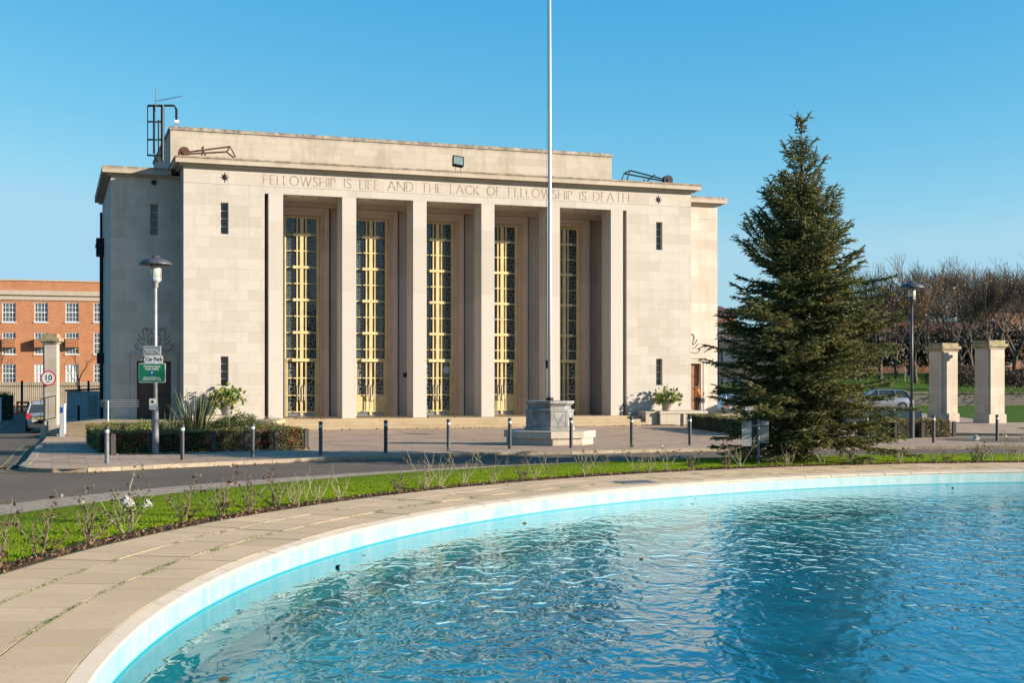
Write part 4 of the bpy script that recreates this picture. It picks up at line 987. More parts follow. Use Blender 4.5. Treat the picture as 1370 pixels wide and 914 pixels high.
mb = MB(); mb.lathe([(rs*.82,.0),(rs*.82,.004)], 32); f_ = mb.build('sign_face', M['white'], sp); f_.location = (0,0,.021)
text('10', .36, M['black'], sp, (0,.02,.0265), (0,0,0), bold=.008); text('MPH', .07, M['black'], sp, (0,-.17,.0265), (0,0,0), bold=.002)
t = thing('gate', 'thin iron gate folded back against the slender gate pillar', 'gate', (p.x,p.y-.45,p.z+.35))
mb = MB()
for z0_, z1_ in ((.35,.5),(1.35,1.5)): mb.tube([(-.32,0,z0_),(.36,0,z1_)], .02, 6)
for x in (-.31,.02,.35): mb.tube([(x,0,.35+.2*(x+.32)),(x,0,1.35+.2*(x+.32))], .016, 6)
mb.build('gate_frame', M['lead'], t)
mb = MB(); mb.box(-.03,.03,-.04,.04,-.35,.36); mb.build('stop_post', M['blackgrey'], t)
p2 = G(84,585)
t = thing('gate_post', 'white painted wooden gate post at the foot of the terrace steps', 'gate post', p2); mb = MB(); mb.box(-.11,.11,-.1,.1,0,1.45); mb.box(-.12,.12,-.11,.11,1.45,1.49); mb.build('post', M['white'], t)
mb = MB(); mb.box(-.05,.05,-.13,-.101,1.1,1.35); mb.build('notice_plate', M['blue'], t)

# ------------------------------------------------------------------ planting
M['hedge1'] = leafmat('hedge_leaf', (.19,.22,.045), .35, .5, (.09,.12,.025)); M['hedge2'] = leafmat('olive_leaf', (.38,.31,.09), .35, .5, (.19,.18,.045))
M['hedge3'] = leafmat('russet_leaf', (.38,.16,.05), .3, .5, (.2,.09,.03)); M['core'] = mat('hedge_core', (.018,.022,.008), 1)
def hedge(label, a, b, w, h, dens, probs, mats=('hedge1','hedge2','hedge3'), size=.055, lump=.05, zb=None):
    a = Vector(a).to_2d(); b = Vector(b).to_2d(); d = b-a; l = d.length; ang = math.atan2(d.y,d.x)
    z = gz((a.x+b.x)/2,(a.y+b.y)/2) if zb is None else zb
    t = thing('hedge', label, 'hedge', (a.x,a.y,z), ang)
    def bl(x, q): return lump*(math.sin(x*2.1+q)+.6*math.sin(x*5.3+2*q)+.5*math.sin(x*9.1+q*3))
    mb = MB(); st = max(2,int(l/.4))
    for i in range(st):
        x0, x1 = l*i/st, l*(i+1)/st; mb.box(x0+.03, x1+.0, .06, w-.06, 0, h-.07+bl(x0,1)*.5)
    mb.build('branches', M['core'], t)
    P = []
    A = [l*h, l*w, l*h, w*h, w*h]; n_ = int(sum(A)*dens)
    for _ in range(n_):
        k = random.choices(range(5), A)[0]; x = random.uniform(0,l); y = random.uniform(0,w); zz_ = random.uniform(.02,h); g = abs(random.gauss(0,.03))
        if k == 0: y = -bl(x,zz_*3)+g*1.5-.01
        elif k == 1: zz_ = h+bl(x,y*3+1)-g*1.5+.01
        elif k == 2: y = w+bl(x,2)-g
        elif k == 3: x = g+bl(y*2,zz_)*.7
        else: x = l-g+bl(y*2,zz_*2)*.7
        P.append((x,y,zz_))
    leafmesh(P, size, 0, .6, name='foliage', mats=[M[m] for m in mats], probs=probs, parent=t); return t
HG = 'clipped hedges around the planting bed'
A_, B_, C_, D_ = (-12.75,40.9),(-7.15,44.25),(-9.9,51.6),(-15.6,49.2)
hedge('low clipped hedge with red berries behind the left bollards', A_, B_, 1.05, .68, 900, [.5,.36,.14])
hedge('low clipped hedge running back from the right end of the berried hedge', B_, (-9.5,50.6), .9, .68, 500, [.4,.45,.15])
hedge('low clipped hedge at the back of the planting bed before the terrace', D_, (-9.9,51.0), .9, .75, 500, [.6,.3,.1])
hedge('low clipped hedge at the left end of the planting bed', (-12.4,41.7), (-15.2,49.0), .9, .66, 500, [.4,.5,.1])
polysheet('bed_soil', [(-12.3,41.5),(-7.6,44.4),(-9.9,51),(-15.3,49)], M['soil'], lambda x,y: gz(x,y)+.02, 3, 'soil of the planting bed inside the clipped hedges', 'soil')
# berries
mb = MB()
bt = thing('berry_sprigs', 'sprays of red berries on the front of the low hedge', 'berries', (0,0,0))
dv = (Vector(B_)-Vector(A_)).normalized(); nv = Vector((dv.y,-dv.x))
for c in range(34):
    s_ = random.uniform(.1,6.3); p0 = Vector(A_)+dv*s_; z = random.uniform(.2,.62)
    for _ in range(random.randint(5,14)):
        q = p0+dv*random.gauss(0,.09)+nv*random.uniform(.03,.10); r = .018; cz = z+random.gauss(0,.05)
        mb.lathe([(.002,-r),(r,0),(.002,r)], 5, (q.x,q.y,cz))
mb.build('berries', leafmat('red_berry', (.55,.04,.02), .1, .3), bt)['kind'] = 'stuff'
# dark posts in front of the hedges
def mkpost(label):
    t = thing('hedge_post', label, 'wooden post', group='dark wooden posts along the hedges')
    mb = MB(); mb.box(-.075,.075,-.06,.06,-.1,.60); pr_ = [(-.075,.0),(.075,0),(.06,.05),(.03,.075),(-.03,.075),(-.06,.05)]
    b = len(mb.v); mb.v += [(x,-.06,.60+z) for x, z in pr_]+[(x,.06,.60+z) for x, z in pr_]; n_ = 6
    mb.f.append(tuple(b+i for i in range(n_))); mb.f.append(tuple(b+n_+i for i in reversed(range(n_)))); mb.m += [0,0]
    for i in range(n_): j = (i+1)%n_; mb.f.append((b+j,b+i,b+n_+i,b+n_+j)); mb.m.append(0)
    mb.build('post', M['post'], t); return t
M['post'] = mat('stained_timber', (.055,.048,.045), .8, 0, .25, 8)
pp = None; POSTS = [(152,609.2),(202,607.5),(244,606.5),(286,605),(329,603.5),(370,601.3),(410,599.7)]
for i, (px, py) in enumerate(POSTS):
    lab = f'dark wooden post before the left berried hedge, {ordn(i+1)} from the left'; q = G(px,py)
    q = q+Vector((0,-.06,0))
    if pp is None: pp = mkpost(lab); pp.location = q; pp.rotation_euler = (0,0,R(30))
    else: dup(pp, q, R(30), lab)
hA = G(918,573); hB = G(1000,583.5); hC = G(1100,590)
hedge('dark clipped hedge between the planter podium and the spruce tree', (hA.x,hA.y), (hB.x,hB.y), 1.2, .72, 260, [.75,.2,.05], size=.07)
hedge('brown leaved hedge right of the spruce tree beneath the street lamp', (G(1165,587).x, G(1165,587).y), (G(1272,585.5).x, G(1272,585.5).y), 1.1, .75, 420, [.3,.3,.4], size=.07)
for i, (px, py, lab) in enumerate([(912,570.5,'dark wooden post at the left end of the hedge by the planter podium'),(941,575.2,'dark wooden post in the middle of the hedge by the planter podium'),(957.5,577.5,'dark wooden post nearest the spruce tree in the hedge by the podium'),(1196,586.5,'dark wooden post at the left of the brown hedge right of the spruce'),(1233,586,'dark wooden post in the middle of the brown hedge right of the spruce'),(1275,584.5,'dark wooden post at the right end of the brown hedge')]):
    dup(pp, G(px,py)+Vector((0,-.12,0)), R(10), lab)
# phormium
def swordplant(name, label, cat, loc, n, hmax, spread, mats, wid=.05):
    t = thing(name, label, cat, loc); mb = MB()
    for i in range(n):
        a = random.uniform(0,2*PI); l = hmax*random.uniform(.55,1.1); tilt = random.uniform(.05,1.0)**1.1*spread; w = wid*random.uniform(.7,1.3)
        r0 = random.uniform(0,.22); base = Vector((r0*math.cos(a),r0*math.sin(a),0)); P = []; d = Vector((math.cos(a)*math.sin(tilt),math.sin(a)*math.sin(tilt),math.cos(tilt))); p_ = base
        side_ = Vector((-math.sin(a),math.cos(a),0)); seg = 6; mi = random.choice(range(len(mats)))
        prev = None
        for k in range(seg+1):
            ww = w*(1-(k/seg)**2.2)*.5+.002; nrm = side_.cross(d).normalized()*ww*.5
            cur = (p_-side_*ww, p_+nrm, p_+side_*ww)
            if prev: mb.face([prev[0],prev[1],cur[1],cur[0]], mi); mb.face([prev[1],prev[2],cur[2],cur[1]], mi)
            prev = cur; p_ = p_+d*l/seg; d = (d+Vector((0,0,-.05-.12*tilt*k/seg))).normalized()
    mb.build('leaves', mats, t); return t
M['ph1'] = leafmat('sword_leaf', (.16,.18,.05), .3, .4, (.08,.10,.03)); M['ph2'] = leafmat('pale_sword_leaf', (.38,.33,.16), .3, .4, (.2,.2,.08))
pp_ = G(262,588); pz = gz(-11.6,46.8)
swordplant('flax_plant', 'spiky flax plant with arching sword leaves in the hedged bed', 'plant', (-11.45,46.8,pz), 150, 2.05, 1.25, [M['ph1'],M['ph1'],M['ph2']], .075)
swordplant('flax_plant', 'smaller spiky flax plant at the left of the arching one', 'plant', (-12.3,46.3,pz), 45, 1.35, 1.3, [M['ph1'],M['ph2']], .06)
def bush(name, label, cat, loc, rx, ry, rz_, n, size, mats, probs, core=True, flat=0):
    t = thing(name, label, cat, loc); P = []
    for _ in range(n):
        v = Vector((random.gauss(0,1),random.gauss(0,1),random.gauss(0,1))).normalized()
        if v.z < -.3: v.z *= -1
        b_ = 1+.13*math.sin(5*v.x+3*v.y)+.12*math.sin(7*v.z+4*v.y+1)+.08*math.sin(13*v.x+1); r = random.uniform(.78,1.04)*b_
        P.append((v.x*rx*r, v.y*ry*r, rz_*.5+v.z*rz_*.5*r))
    leafmesh(P, size, flat, .6, name='foliage', mats=mats, probs=probs, parent=t)
    mb = MB(); 
    for k in range(7): a = k*2*PI/7; mb.tube([(0,0,-.05),(math.cos(a)*rx*.3,math.sin(a)*ry*.3,rz_*.4),(math.cos(a)*rx*.6,math.sin(a)*ry*.6,rz_*.75)], [.03,.02,.008], 5)
    mb.build('stems', M['twig'], t); return t
G1 = leafmat('fresh_leaf', (.10,.16,.02), .35, .45, (.05,.09,.012)); G2 = leafmat('yellow_green_leaf', (.36,.42,.04), .4, .45, (.2,.28,.03)); G3 = leafmat('silver_leaf', (.34,.38,.32), .3, .5)
bush('shrub', 'dense dark green shrub right of the flax plant', 'shrub', (-10.1,47.6,pz), .95, .8, 1.05, 2600, .07, [G1,M['hedge1']], [.6,.4])
bush('shrub', 'low yellow green shrub left of the flax plant', 'shrub', (-12.7,44.2,0), .55, .5, .9, 900, .06, [G2,M['hedge2']], [.5,.5])
bush('shrub', 'low silver leaved shrub at the right of the hedged bed', 'shrub', (-9.2,48.4,pz), .6, .5, .95, 700, .05, [G3,G1], [.7,.3])
bush('shrub', 'low bushy shrub behind the street lamp in the hedged bed', 'shrub', (-13.2,47,pz), .8, .7, .8, 1200, .06, [G1,M['hedge2']], [.7,.3])
# potted plants on the podiums
def bigleaf(size):
    return [(0,-.45),(.38,-.1),(.30,.25),(0,.5),(-.30,.25),(-.38,-.1)]
def potted(label_pot, label_plant, loc, sc=1.0):
    t = thing('planter_pot', label_pot, 'plant pot', loc); mb = MB(); mb.lathe([(.22*sc,0),(.25*sc,.05),(.34*sc,.52*sc),(.37*sc,.53*sc),(.37*sc,.60*sc),(.31*sc,.60*sc),(.29*sc,.54*sc)], 28); mb.build('pot', mat('pale_terracotta', (.56,.50,.42), .8), t, True)
    t2 = thing('potted_shrub', label_plant, 'plant', Vector(loc)+Vector((0,0,.54*sc))); mb = MB()
    for i in range(150):
        v = Vector((random.gauss(0,1),random.gauss(0,1),random.uniform(-.35,1))).normalized(); rr_ = Vector((v.x*.78,v.y*.7,.12+v.z*.78))*random.uniform(.65,1.1)*sc
        up = (v+Vector((random.gauss(0,.5),random.gauss(0,.5),random.gauss(0,.5)))).normalized(); q = up.to_track_quat('Z','Y').to_matrix().to_4x4(); s_ = random.uniform(.16,.30)*sc; mi = 0 if random.random() < .55 else 1
        pts_ = [(x*s_,y*s_,-.12*s_*abs(x*4)) for x, y in bigleaf(1)]; mb.face([tuple(rr_+ (q @ Vector(p_))) for p_ in pts_], mi)
    mb.build('leaves', [G1,G2], t2)
    mb = MB()
    for i in range(16): v = Vector((random.gauss(0,1),random.gauss(0,1),1.4)).normalized(); mb.tube([(0,0,-.02),tuple(v*.35*sc),tuple(v*.75*sc)], [.014,.01,.005], 5)
    mb.build('stems', G2, t2)
    mb = MB()
    for i in range(22): v = Vector((random.gauss(0,1),random.gauss(-.5,1),random.uniform(-.1,.5))).normalized()*.68*sc; mb.lathe([(.003,-.025),(.045,0),(.003,.03)], 6, (v.x,v.y,v.z+.1))
    mb.build('flower', mat('yellow_flower', (.75,.50,.05), .5), t2)
pw = HW(25.75,-.75,.6); potted('pale clay pot on the right planter podium', 'leafy yellow green shrub in the pot by the right slit window', pw, .98)
pw = HW(2.0,-.8,.6); potted('pale clay pot on the left planter podium', 'leafy yellow green shrub in the pot behind the flax plant', pw, 1.1)

# ------------------------------------------------------------------ the spruce
def spruce(base):
    t = thing('spruce_tree', 'tall dark green spruce tree on the lawn between the pool and the road', 'spruce tree', base)
    Ht = 9.95; mb = MB(); mb.tube([(0,0,-.1),(.03,0,1.5),(0,.03,4),(.02,0,7),(0,0,9.3),(0,0,Ht-.05)], [.20,.17,.12,.07,.025,.008], 10); mb.build('trunk', M['sprucebark'], t)
    prof = [(.25,2.3),(.5,2.6),(1.3,2.6),(2.4,2.5),(3.6,2.35),(4.7,2.15),(5.8,1.8),(6.9,1.5),(7.4,1.1),(8.2,.88),(8.8,.72),(9.3,.5),(9.8,.32),(10.2,.25)]
    def rad(z):
        for (z0,r0),(z1,r1) in zip(prof, prof[1:]):
            if z0 <= z <= z1: return r0+(r1-r0)*(z-z0)/(z1-z0)
        return .2
    br = MB(); SP = []      # twigs: (p0, p1, r, mat)
    z = .28; ga = 0
    while z < Ht-.15:
        nb = 13 if z < 6 else (8 if z < 7.6 else 3)
        for k in range(nb):
            ga += 2.39996; a = ga+random.gauss(0,.2); zz_ = z+random.uniform(-.02,.24); l = rad(min(max(zz_,.25),10.2))*(1+.10*math.sin(3*a+zz_*2.1)+.09*math.sin(zz_*4.3+a))*random.choice([.45,.6,.75,.88,.95,1.0,1.05,1.12])
            f = clamp(zz_/Ht); el0 = R(2+44*f**1.1)+random.gauss(0,.17)
            if f > .86: el0 = R(40)+random.gauss(0,.15)
            p_ = Vector((0,0,zz_)); e = el0; seg = 7; P = [p_]; Ds = []
            for s_ in range(seg):
                d = Vector((math.cos(a)*math.cos(e), math.sin(a)*math.cos(e), math.sin(e))); p_ = p_+d*l/seg; P.append(p_); Ds.append(d)
                e += (-.10 if s_ < 3 and f < .5 else .075) ; a += random.gauss(0,.03)
            if min(q.z for q in P) < .12: 
                P = [Vector((q.x,q.y,max(q.z,.12+.1*random.random()))) for q in P]
            br.tube(P, [max(.006,.028*(1-i/(seg+1))*(1.1-f)) for i in range(seg+1)], 4)
            # side branchlets in a loose flat spray, hanging a little
            s = .16*l if f < .85 else .03
            while s < l:
                i = min(seg-1, int(s/l*seg)); q = P[i].lerp(P[i+1], s/l*seg-i); d = Ds[i]; lat = Vector((-d.y,d.x,0)).normalized()
                for sg_ in (-1,1):
                    if random.random() < .1: continue
                    ll = (.16+.34*(1-s/l))*min(1, l/1.4)*random.uniform(.6,1.25)+.06
                    dd = (d*.72+lat*sg_*.75+Vector((0,0,random.uniform(-.42,.22)))).normalized(); e1 = q+dd*ll; SP.append((q,e1,.034))
                    ns_ = int(ll/.085)
                    for j in range(ns_):
                        b0 = q.lerp(e1,(j+.6)/(ns_+.3)); s2 = random.choice((-1,1)); la = dd.cross(Vector((0,0,1))).normalized()*s2
                        d2 = (dd*.8+la*.7+Vector((0,0,random.uniform(-.7,.25)))).normalized(); SP.append((b0,b0+d2*random.uniform(.08,.19),.030))
                s += .105
            SP.append((P[-2],P[-1]+Ds[-1]*.1,.036))
            for i in range(1,seg): SP.append((P[i],P[i+1],.034))
        z += .20 if z < 8.4 else .30
    for i in range(5): a = 2*PI*i/5+.4; SP.append((Vector((0,0,Ht-.18)),Vector((math.cos(a)*.34,math.sin(a)*.34,Ht+.12)),.03))
    SP.append((Vector((0,0,Ht-.3)),Vector((0,0,Ht+.16)),.026))
    br.build('branches', M['sprucebark'], t)
    n = len(SP); A = np.array([s[0][:] for s in SP]); B = np.array([s[1][:] for s in SP]); r = np.array([s[2] for s in SP])[:,None]*NR.uniform(.75,1.2,(n,1))
    d = B-A; d /= np.linalg.norm(d,axis=1)[:,None]+1e-9; up = np.tile([0.,0,1],(n,1))+NR.normal(0,.3,(n,3)); s1 = np.cross(d,up); s1 /= np.linalg.norm(s1,axis=1)[:,None]+1e-9; s2 = np.cross(d,s1)
    # each twig is a ragged bundle of needles: two crossed rows of slender blades
    V = []; nb = 5; cnt = 0; out = np.zeros((n*nb*2*3,3))
    idx = 0
    for j in range(nb):
        f0 = (j+.05)/nb; base_ = A+(B-A)*f0
        for sg_ in (0,1):
            th = NR.uniform(0,2*PI,(n,1)); nd = (s1*np.cos(th)+s2*np.sin(th)); ln = np.linalg.norm(B-A,axis=1)[:,None]/nb
            tip = base_+d*ln*1.7+nd*r; sd_ = np.cross(d,nd)*r*.42
            blk = np.stack([base_-sd_, base_+sd_, tip],1).reshape(-1,3); out[idx:idx+len(blk)] = blk; idx += len(blk)
    # a slim body along the twig
    V0 = np.stack([A-s1*r*.45, A+s1*r*.45, B], 1).reshape(-1,3); V1 = np.stack([A-s2*r*.45, A+s2*r*.45, B], 1).reshape(-1,3)
    out = np.concatenate([out, V0, V1]); m = len(out)//3
    me = bpy.data.meshes.new('needles'); me.vertices.add(m*3); me.vertices.foreach_set('co', out.ravel()); me.loops.add(m*3); me.loops.foreach_set('vertex_index', np.arange(m*3,dtype=np.int32))
    me.polygons.add(m); me.polygons.foreach_set('loop_start', np.arange(0,m*3,3,dtype=np.int32)); me.polygons.foreach_set('loop_total', np.full(m,3,dtype=np.int32))
    me.materials.append(leafmat('spruce_needle', (.22,.23,.06), .32, .6, (.09,.115,.03))); me.materials.append(leafmat('new_spruce_needle', (.52,.44,.16), .3, .6, (.27,.24,.09)))
    sel = (NR.random(n) < .22).astype(np.int32); me.polygons.foreach_set('material_index', np.concatenate([np.tile(sel, 1)]*(nb*2+2))); me.update(calc_edges=True)
    o = bpy.data.objects.new('needles', me); COL.objects.link(o); o.parent = t; print('spruce twigs', n); return t
tb = G(1072,616.5); tb.z = .02; spruce(tb)

# ------------------------------------------------------------------ bare trees
def baretree(name, label, h, seed, leafy=0., spread=.5, twigr=.018, group=None, kids=3, depth=6):
    rs_ = random.Random(seed); t = thing(name, label, 'tree', group=group); T = MB(); Br = MB(); tips = []
    def grow(p, d, l, r, dep):
        P = [p]; q = p; dd = d; n_ = 3 if dep > 1 else 2
        for i in range(n_):
            dd = (dd+Vector((rs_.gauss(0,.13),rs_.gauss(0,.13),rs_.gauss(.03,.08)))).normalized(); q = q+dd*l/n_; P.append(q)
        mbx = T if dep >= depth else Br; r1 = max(twigr*.6, r*.66)
        mbx.tube(P, [r+(r1-r)*i/n_ for i in range(n_+1)], 7 if dep >= depth-1 else (4 if dep > 2 else 3), cap=False)
        if dep == 0: tips.append(q); return
        nk = kids if dep > 1 else kids+1
        for k in range(nk):
            a = 2*PI*(k+rs_.random()*.7)/nk; sp = spread*rs_.uniform(.6,1.35)
            if k == 0: sp *= .35
            o = dd.orthogonal().normalized(); o.rotate(Matrix.Rotation(a,3,dd)); nd = (dd*math.cos(sp)+o*math.sin(sp)+Vector((0,0,.10))).normalized()
            st = P[-1] if k < 2 else P[-2].lerp(P[-1], rs_.uniform(.0,.8)); grow(st, nd, l*rs_.uniform(.66,.95), max(twigr*.6,r1*(.95 if k == 0 else .68)), dep-1)
    grow(Vector((0,0,-.2)), Vector((rs_.gauss(0,.05),rs_.gauss(0,.05),1)).normalized(), h*.17, h*.017, depth)
    T.build('trunk', M['bark'], t, True); Br.build('branches', M['twig'], t)
    if leafy:
        P = []
        for q in tips:
            if q.z < h*.62 and rs_.random() < leafy:
                for _ in range(3): P.append((q.x+rs_.gauss(0,.2),q.y+rs_.gauss(0,.2),q.z+rs_.gauss(0,.2)))
        if P: leafmesh(P, .17, 0, .8, name='autumn_leaves', mats=[M['amber']], parent=t)
    return t
M['amber'] = leafmat('amber_leaf', (.50,.24,.03), .4, .5, (.3,.12,.02))
GT = 'bare winter trees on the raised lawn at the right'
TR = [(1100,150,13.5,0),(1150,165,14,1),(1178,150,15,2),(1200,172,15.5,0),(1226,150,16,3),(1246,165,16.5,1),(1266,182,17.5,2),(1284,152,17,0),(1305,170,17.5,3),(1322,150,15.5,1),(1340,175,17,2),(1358,152,16.5,0),(1378,165,17.5,3),(1400,150,17,1),(1130,185,15,3),(1216,195,17,1),(1333,198,18,0)]
base_t = []
for i in range(4):
    base_t.append((baretree('bare_tree', 'x', 15, 11+i, leafy=[.12,.0,.35,.2][i], group=GT, twigr=.023, spread=[.46,.52,.42,.48][i]), 15))
order = sorted(range(len(TR)), key=lambda i: TR[i][0]); used = set()
for rank, i in enumerate(order):
    px, Y, h, k = TR[i]; x = (px-CX)/FPX*Y; z = upz(x,Y)-.1; lab = f'bare branching winter tree behind the low park wall, {ordn(rank+1)} from the left of the row'
    o, h0 = base_t[k]; s_ = h/h0*1.2
    if k not in used: used.add(k); o.location = (x,Y,z); o.scale = (s_,)*3; o['label'] = lab
    else: dup(o, (x,Y,z), random.uniform(0,6), lab, sc=s_)
o = baretree('bare_tree', 'slender bare tree in front of the orange brick building', 8.6, 5, spread=.38, twigr=.012, kids=2, depth=5); o.location = ((113-CX)/FPX*100, 100, -.3)
o = baretree('bare_tree', 'bare tree at the left edge before the brick building', 9.0, 8, spread=.5, twigr=.012, depth=5); o.location = ((-28-CX)/FPX*88, 88, -.3)
o = baretree('bare_tree', 'bare tree between the right wing of the hall and the spruce', 12.5, 21, spread=.5, twigr=.025, depth=5); o.location = ((975-CX)/FPX*150, 150, 0)
o = baretree('bare_tree', 'tall bare tree at the right edge of the wing beyond the hall', 14, 25, spread=.5, twigr=.02, depth=5); o.location = ((960-CX)/FPX*145, 145, 0)
o = baretree('bare_tree', 'second bare tree seen past the right wing of the hall', 12, 23, spread=.5, twigr=.025, depth=5); o.location = ((1000-CX)/FPX*135, 135, 0)
# dark evergreen shrubs below the trees
DB = leafmat('dark_shrub_leaf', (.035,.04,.02), .15, .6, (.015,.018,.008)); BB = leafmat('brown_beech_leaf', (.13,.065,.03), .2, .7, (.06,.035,.02))
for i, (px, Y, rx, hz, br_) in enumerate([(1150,175,6,6,0),(1195,200,8,7,0),(1235,178,6,5.5,0),(1262,200,7,7,0),(1296,180,6,5.5,0),(1330,205,9,8,0),(1360,178,7,6.5,0),(1392,190,7,7.5,0),(1115,185,7,6,0)]):
    x = (px-CX)/FPX*Y; t_ = bush('evergreen_shrub', f'dark evergreen shrub below the bare trees, {ordn([1150,1195,1235,1262,1296,1330,1360,1392,1115].index(px)+1 if px != 1115 else 9)} of its belt', 'shrub', (x,Y,upz(x,Y)-.3), rx, 3, hz, 2600, .55, [DB,BB], [.8,.2]); t_['group'] = 'dark shrubs below the bare trees'
_sh = sorted([o for o in COL.objects if o.name.startswith('evergreen_shrub')], key=lambda o: o.location.x/o.location.y)
for i, o in enumerate(_sh): o['label'] = f'dark evergreen shrub below the bare trees, {ordn(i+1)} from the left of its belt'
mb = MB(); mb.box(0,150,0,.5,0,2.6); 
for px, Y, rx, hz, lab in [(1335,113,3.6,2.5,'large rounded brown hedge behind the right gate pillar'),(1293,122,2.6,2.6,'rounded brown bush seen between the two gate pillars'),(1386,113,3.2,2.4,'rounded brown bush at the right edge')]:
    x = (px-CX)/FPX*Y; bush('rounded_bush', lab, 'bush', (x,Y+3,upz(x,Y)-.3), rx, 2.2, hz, 5200, .17, [BB,DB], [.75,.25])
# low park wall, fence, cars, houses on the right
LW = ashlar('park_wall_stone', (.30,.26,.21), .6, .3, stain=.6)
t = thing('park_wall', 'low grey stone retaining wall of the raised lawn', 'wall', (27,114.6,-.1)); mb = MB(); mb.box(0,110,0,.55,-.1,1.12); mb.build('wall', LW, t); mb = MB(); mb.box(-.1,110.1,-.08,.6,1.12,1.26); mb.build('wall_coping', M['pillarcap'], t)
q1 = G(1190,566.5); q2 = G(1243,566.5)
t = thing('low_wall', 'low pale stone wall joining the left gate pillar', 'wall', (q1.x-6,q1.y,gz(20,66))); mb = MB(); mb.box(0,q2.x-q1.x+5.6,0,.4,-.1,.72); mb.box(-.03,q2.x-q1.x+5.6,-.04,.44,.72,.82); mb.build('wall', M['slab'], t)
t = thing('park_fence', 'thin wire fence with pale posts behind the raised lawn', 'fence', (36,158,upz(0,158)-.1)); 
for i in range(14):
    mb = MB(); mb.tube([(i*3.0,0,0),(i*3.0,0,1.9)], .05, 6); 
    mb.tube([(i*3.0,0,1.3),(i*3.0+.55,-.5,0)], .035, 5); mb.build('post', M['paleg'], t)
mb = MB()
for z in (.3,.9,1.4,1.85): mb.tube([(0,0,z),(39,0,z)], .018, 4)
mb.build('wire', M['lead'], t)
def house(name, label, u0, u1, v0, v1, z0, z1, mt, wins, wmat, loc, rz, roof=1.5, ww=1.1, wh=1.6):
    t = thing(name, label, 'building', loc, rz); mb = MB()
    mb.box(u0,u1,v0,v1,z0,z1); mb.build('wall', mt, t)
    mb = MB(); m_ = (v0+v1)/2
    if roof > .5:
        b = len(mb.v); mb.v += [(u0-.3,v0-.3,z1),(u1+.3,v0-.3,z1),(u1+.3,v1+.3,z1),(u0-.3,v1+.3,z1),(u0+1,m_,z1+roof),(u1-1,m_,z1+roof)]
        for f in ((0,1,5,4),(1,2,5),(2,3,4,5),(3,0,4)): mb.f.append(tuple(b+i for i in f)); mb.m.append(0)
    else: mb.box(u0-.15,u1+.15,v0-.15,v1+.15,z1,z1+roof)
    mb.build('roof', M['rooftile'], t)
    for x, z in wins:
        f = MB(); f.box(x-ww/2,x+ww/2,v0-.06,v0+.05,z,z+wh); o = f.build('window', wmat, t)
        g = MB()
        for i in range(2):
            for j in range(2): g.box(x-ww/2+.08+i*(ww/2-.03), x-ww/2+.08+i*(ww/2-.03)+ww/2-.13, v0-.075, v0-.061, z+.08+j*(wh/2-.03), z+.08+j*(wh/2-.03)+wh/2-.13)
        g.build('pane', M['pane'], o)
    return t
house('brick_house', 'long brick block with small windows behind the bare trees right of the spruce', 0, 11, 0, 9, -1, 11.8, M['brickfar'], [(x,z) for x in (1.5,4.4,8,10) for z in (2.5,5.6,8.7)], M['white'], ((1150-CX)/FPX*215,215,3), R(0), .4)
house('brick_house', 'orange brick house half hidden by the bare trees between the gate pillars', 0, 17, 0, 9, -1, 7.6, M['brick'], [(x,z) for x in (2,5,8,11,14) for z in (1.5,4.8)], M['white'], ((1216-CX)/FPX*222,222,3), R(0), 1.8)
house('brick_house', 'brick house with a tiled roof behind the trees at the far right', 0, 18, 0, 9, -1, 11.2, M['brick'], [(x,z) for x in (2,5,8,11,14,17) for z in (1.5,4.8,8)], M['white'], ((1312-CX)/FPX*226,226,3), R(5), 3.4)
house('distant_house', 'distant house with a white gable seen past the right wing of the hall', 0, 3.2, 0, 8, 0, 10.6, M['brickfar'], [(x,z) for x in (1.2,) for z in (2,5,8)], M['white'], ((955-CX)/FPX*170,170,0), R(8), 1.5)
t = thing('commercial_block', 'dark flat roofed block with glass bands behind the spruce', 'building', ((962-CX)/FPX*140,140,0), R(4)); mb = MB(); mb.box(0,7,0,8,0,6.6); mb.build('wall', mat('dark_cladding', (.055,.05,.055), .7), t)
mb = MB()
for z in (1.2,4.2): mb.box(.4,6.6,-.05,.02,z,z+1.2)
mb.build('window', M['pane'], t); mb = MB(); mb.box(-.2,7.2,-.3,8.2,6.6,6.85); mb.build('roof', mat('blue_grey_roof', (.2,.24,.30), .5), t)

# ------------------------------------------------------------------ the brick building on the left
YB = 130.0; kB = YB/FPX
bb = thing('brick_building', 'orange brick building with white sash windows behind the railings at the left', 'building', ((69-CX)/FPX*YB, YB, -.3), ANG*.0+R(17))
def BX(px):   # facade coordinate
    k = (px-CX)/FPX; x0, y0_ = bb.location.x, bb.location.y; c, s = math.cos(R(17)), math.sin(R(17)); return (k*y0_-x0)/(c-k*s)
def BZ(px, py): u = BX(px); return H-(py-HZ)*(YB+u*math.sin(R(17)))/FPX+.3
wins = []
for ci, px in enumerate((-30,12,55,96.5,134,176)):
    for ri, (ya, yb) in enumerate(((405,431),(445,474),(487,512.5))):
        u = BX(px); wins.append((u, BZ(px,yb), BZ(px,ya), ri, ci))
mb = MB(); zt = BZ(69,376.5); panel(mb, BX(-70), BX(235), 2.3, zt, 0, .22, [(u-.63,u+.63,a,b) for u, a, b, ri, ci in wins]); mb.box(BX(-70),BX(235),.5,14,0,zt); mb.build('wall', M['brick'], bb)
mb = MB(); mb.box(BX(-70)-.05,BX(235)+.05,-.12,.6,-.3,2.3); mb.build('stone_base', ashlar('rubble_base', (.46,.38,.28), .8, .4, stain=.7), bb)
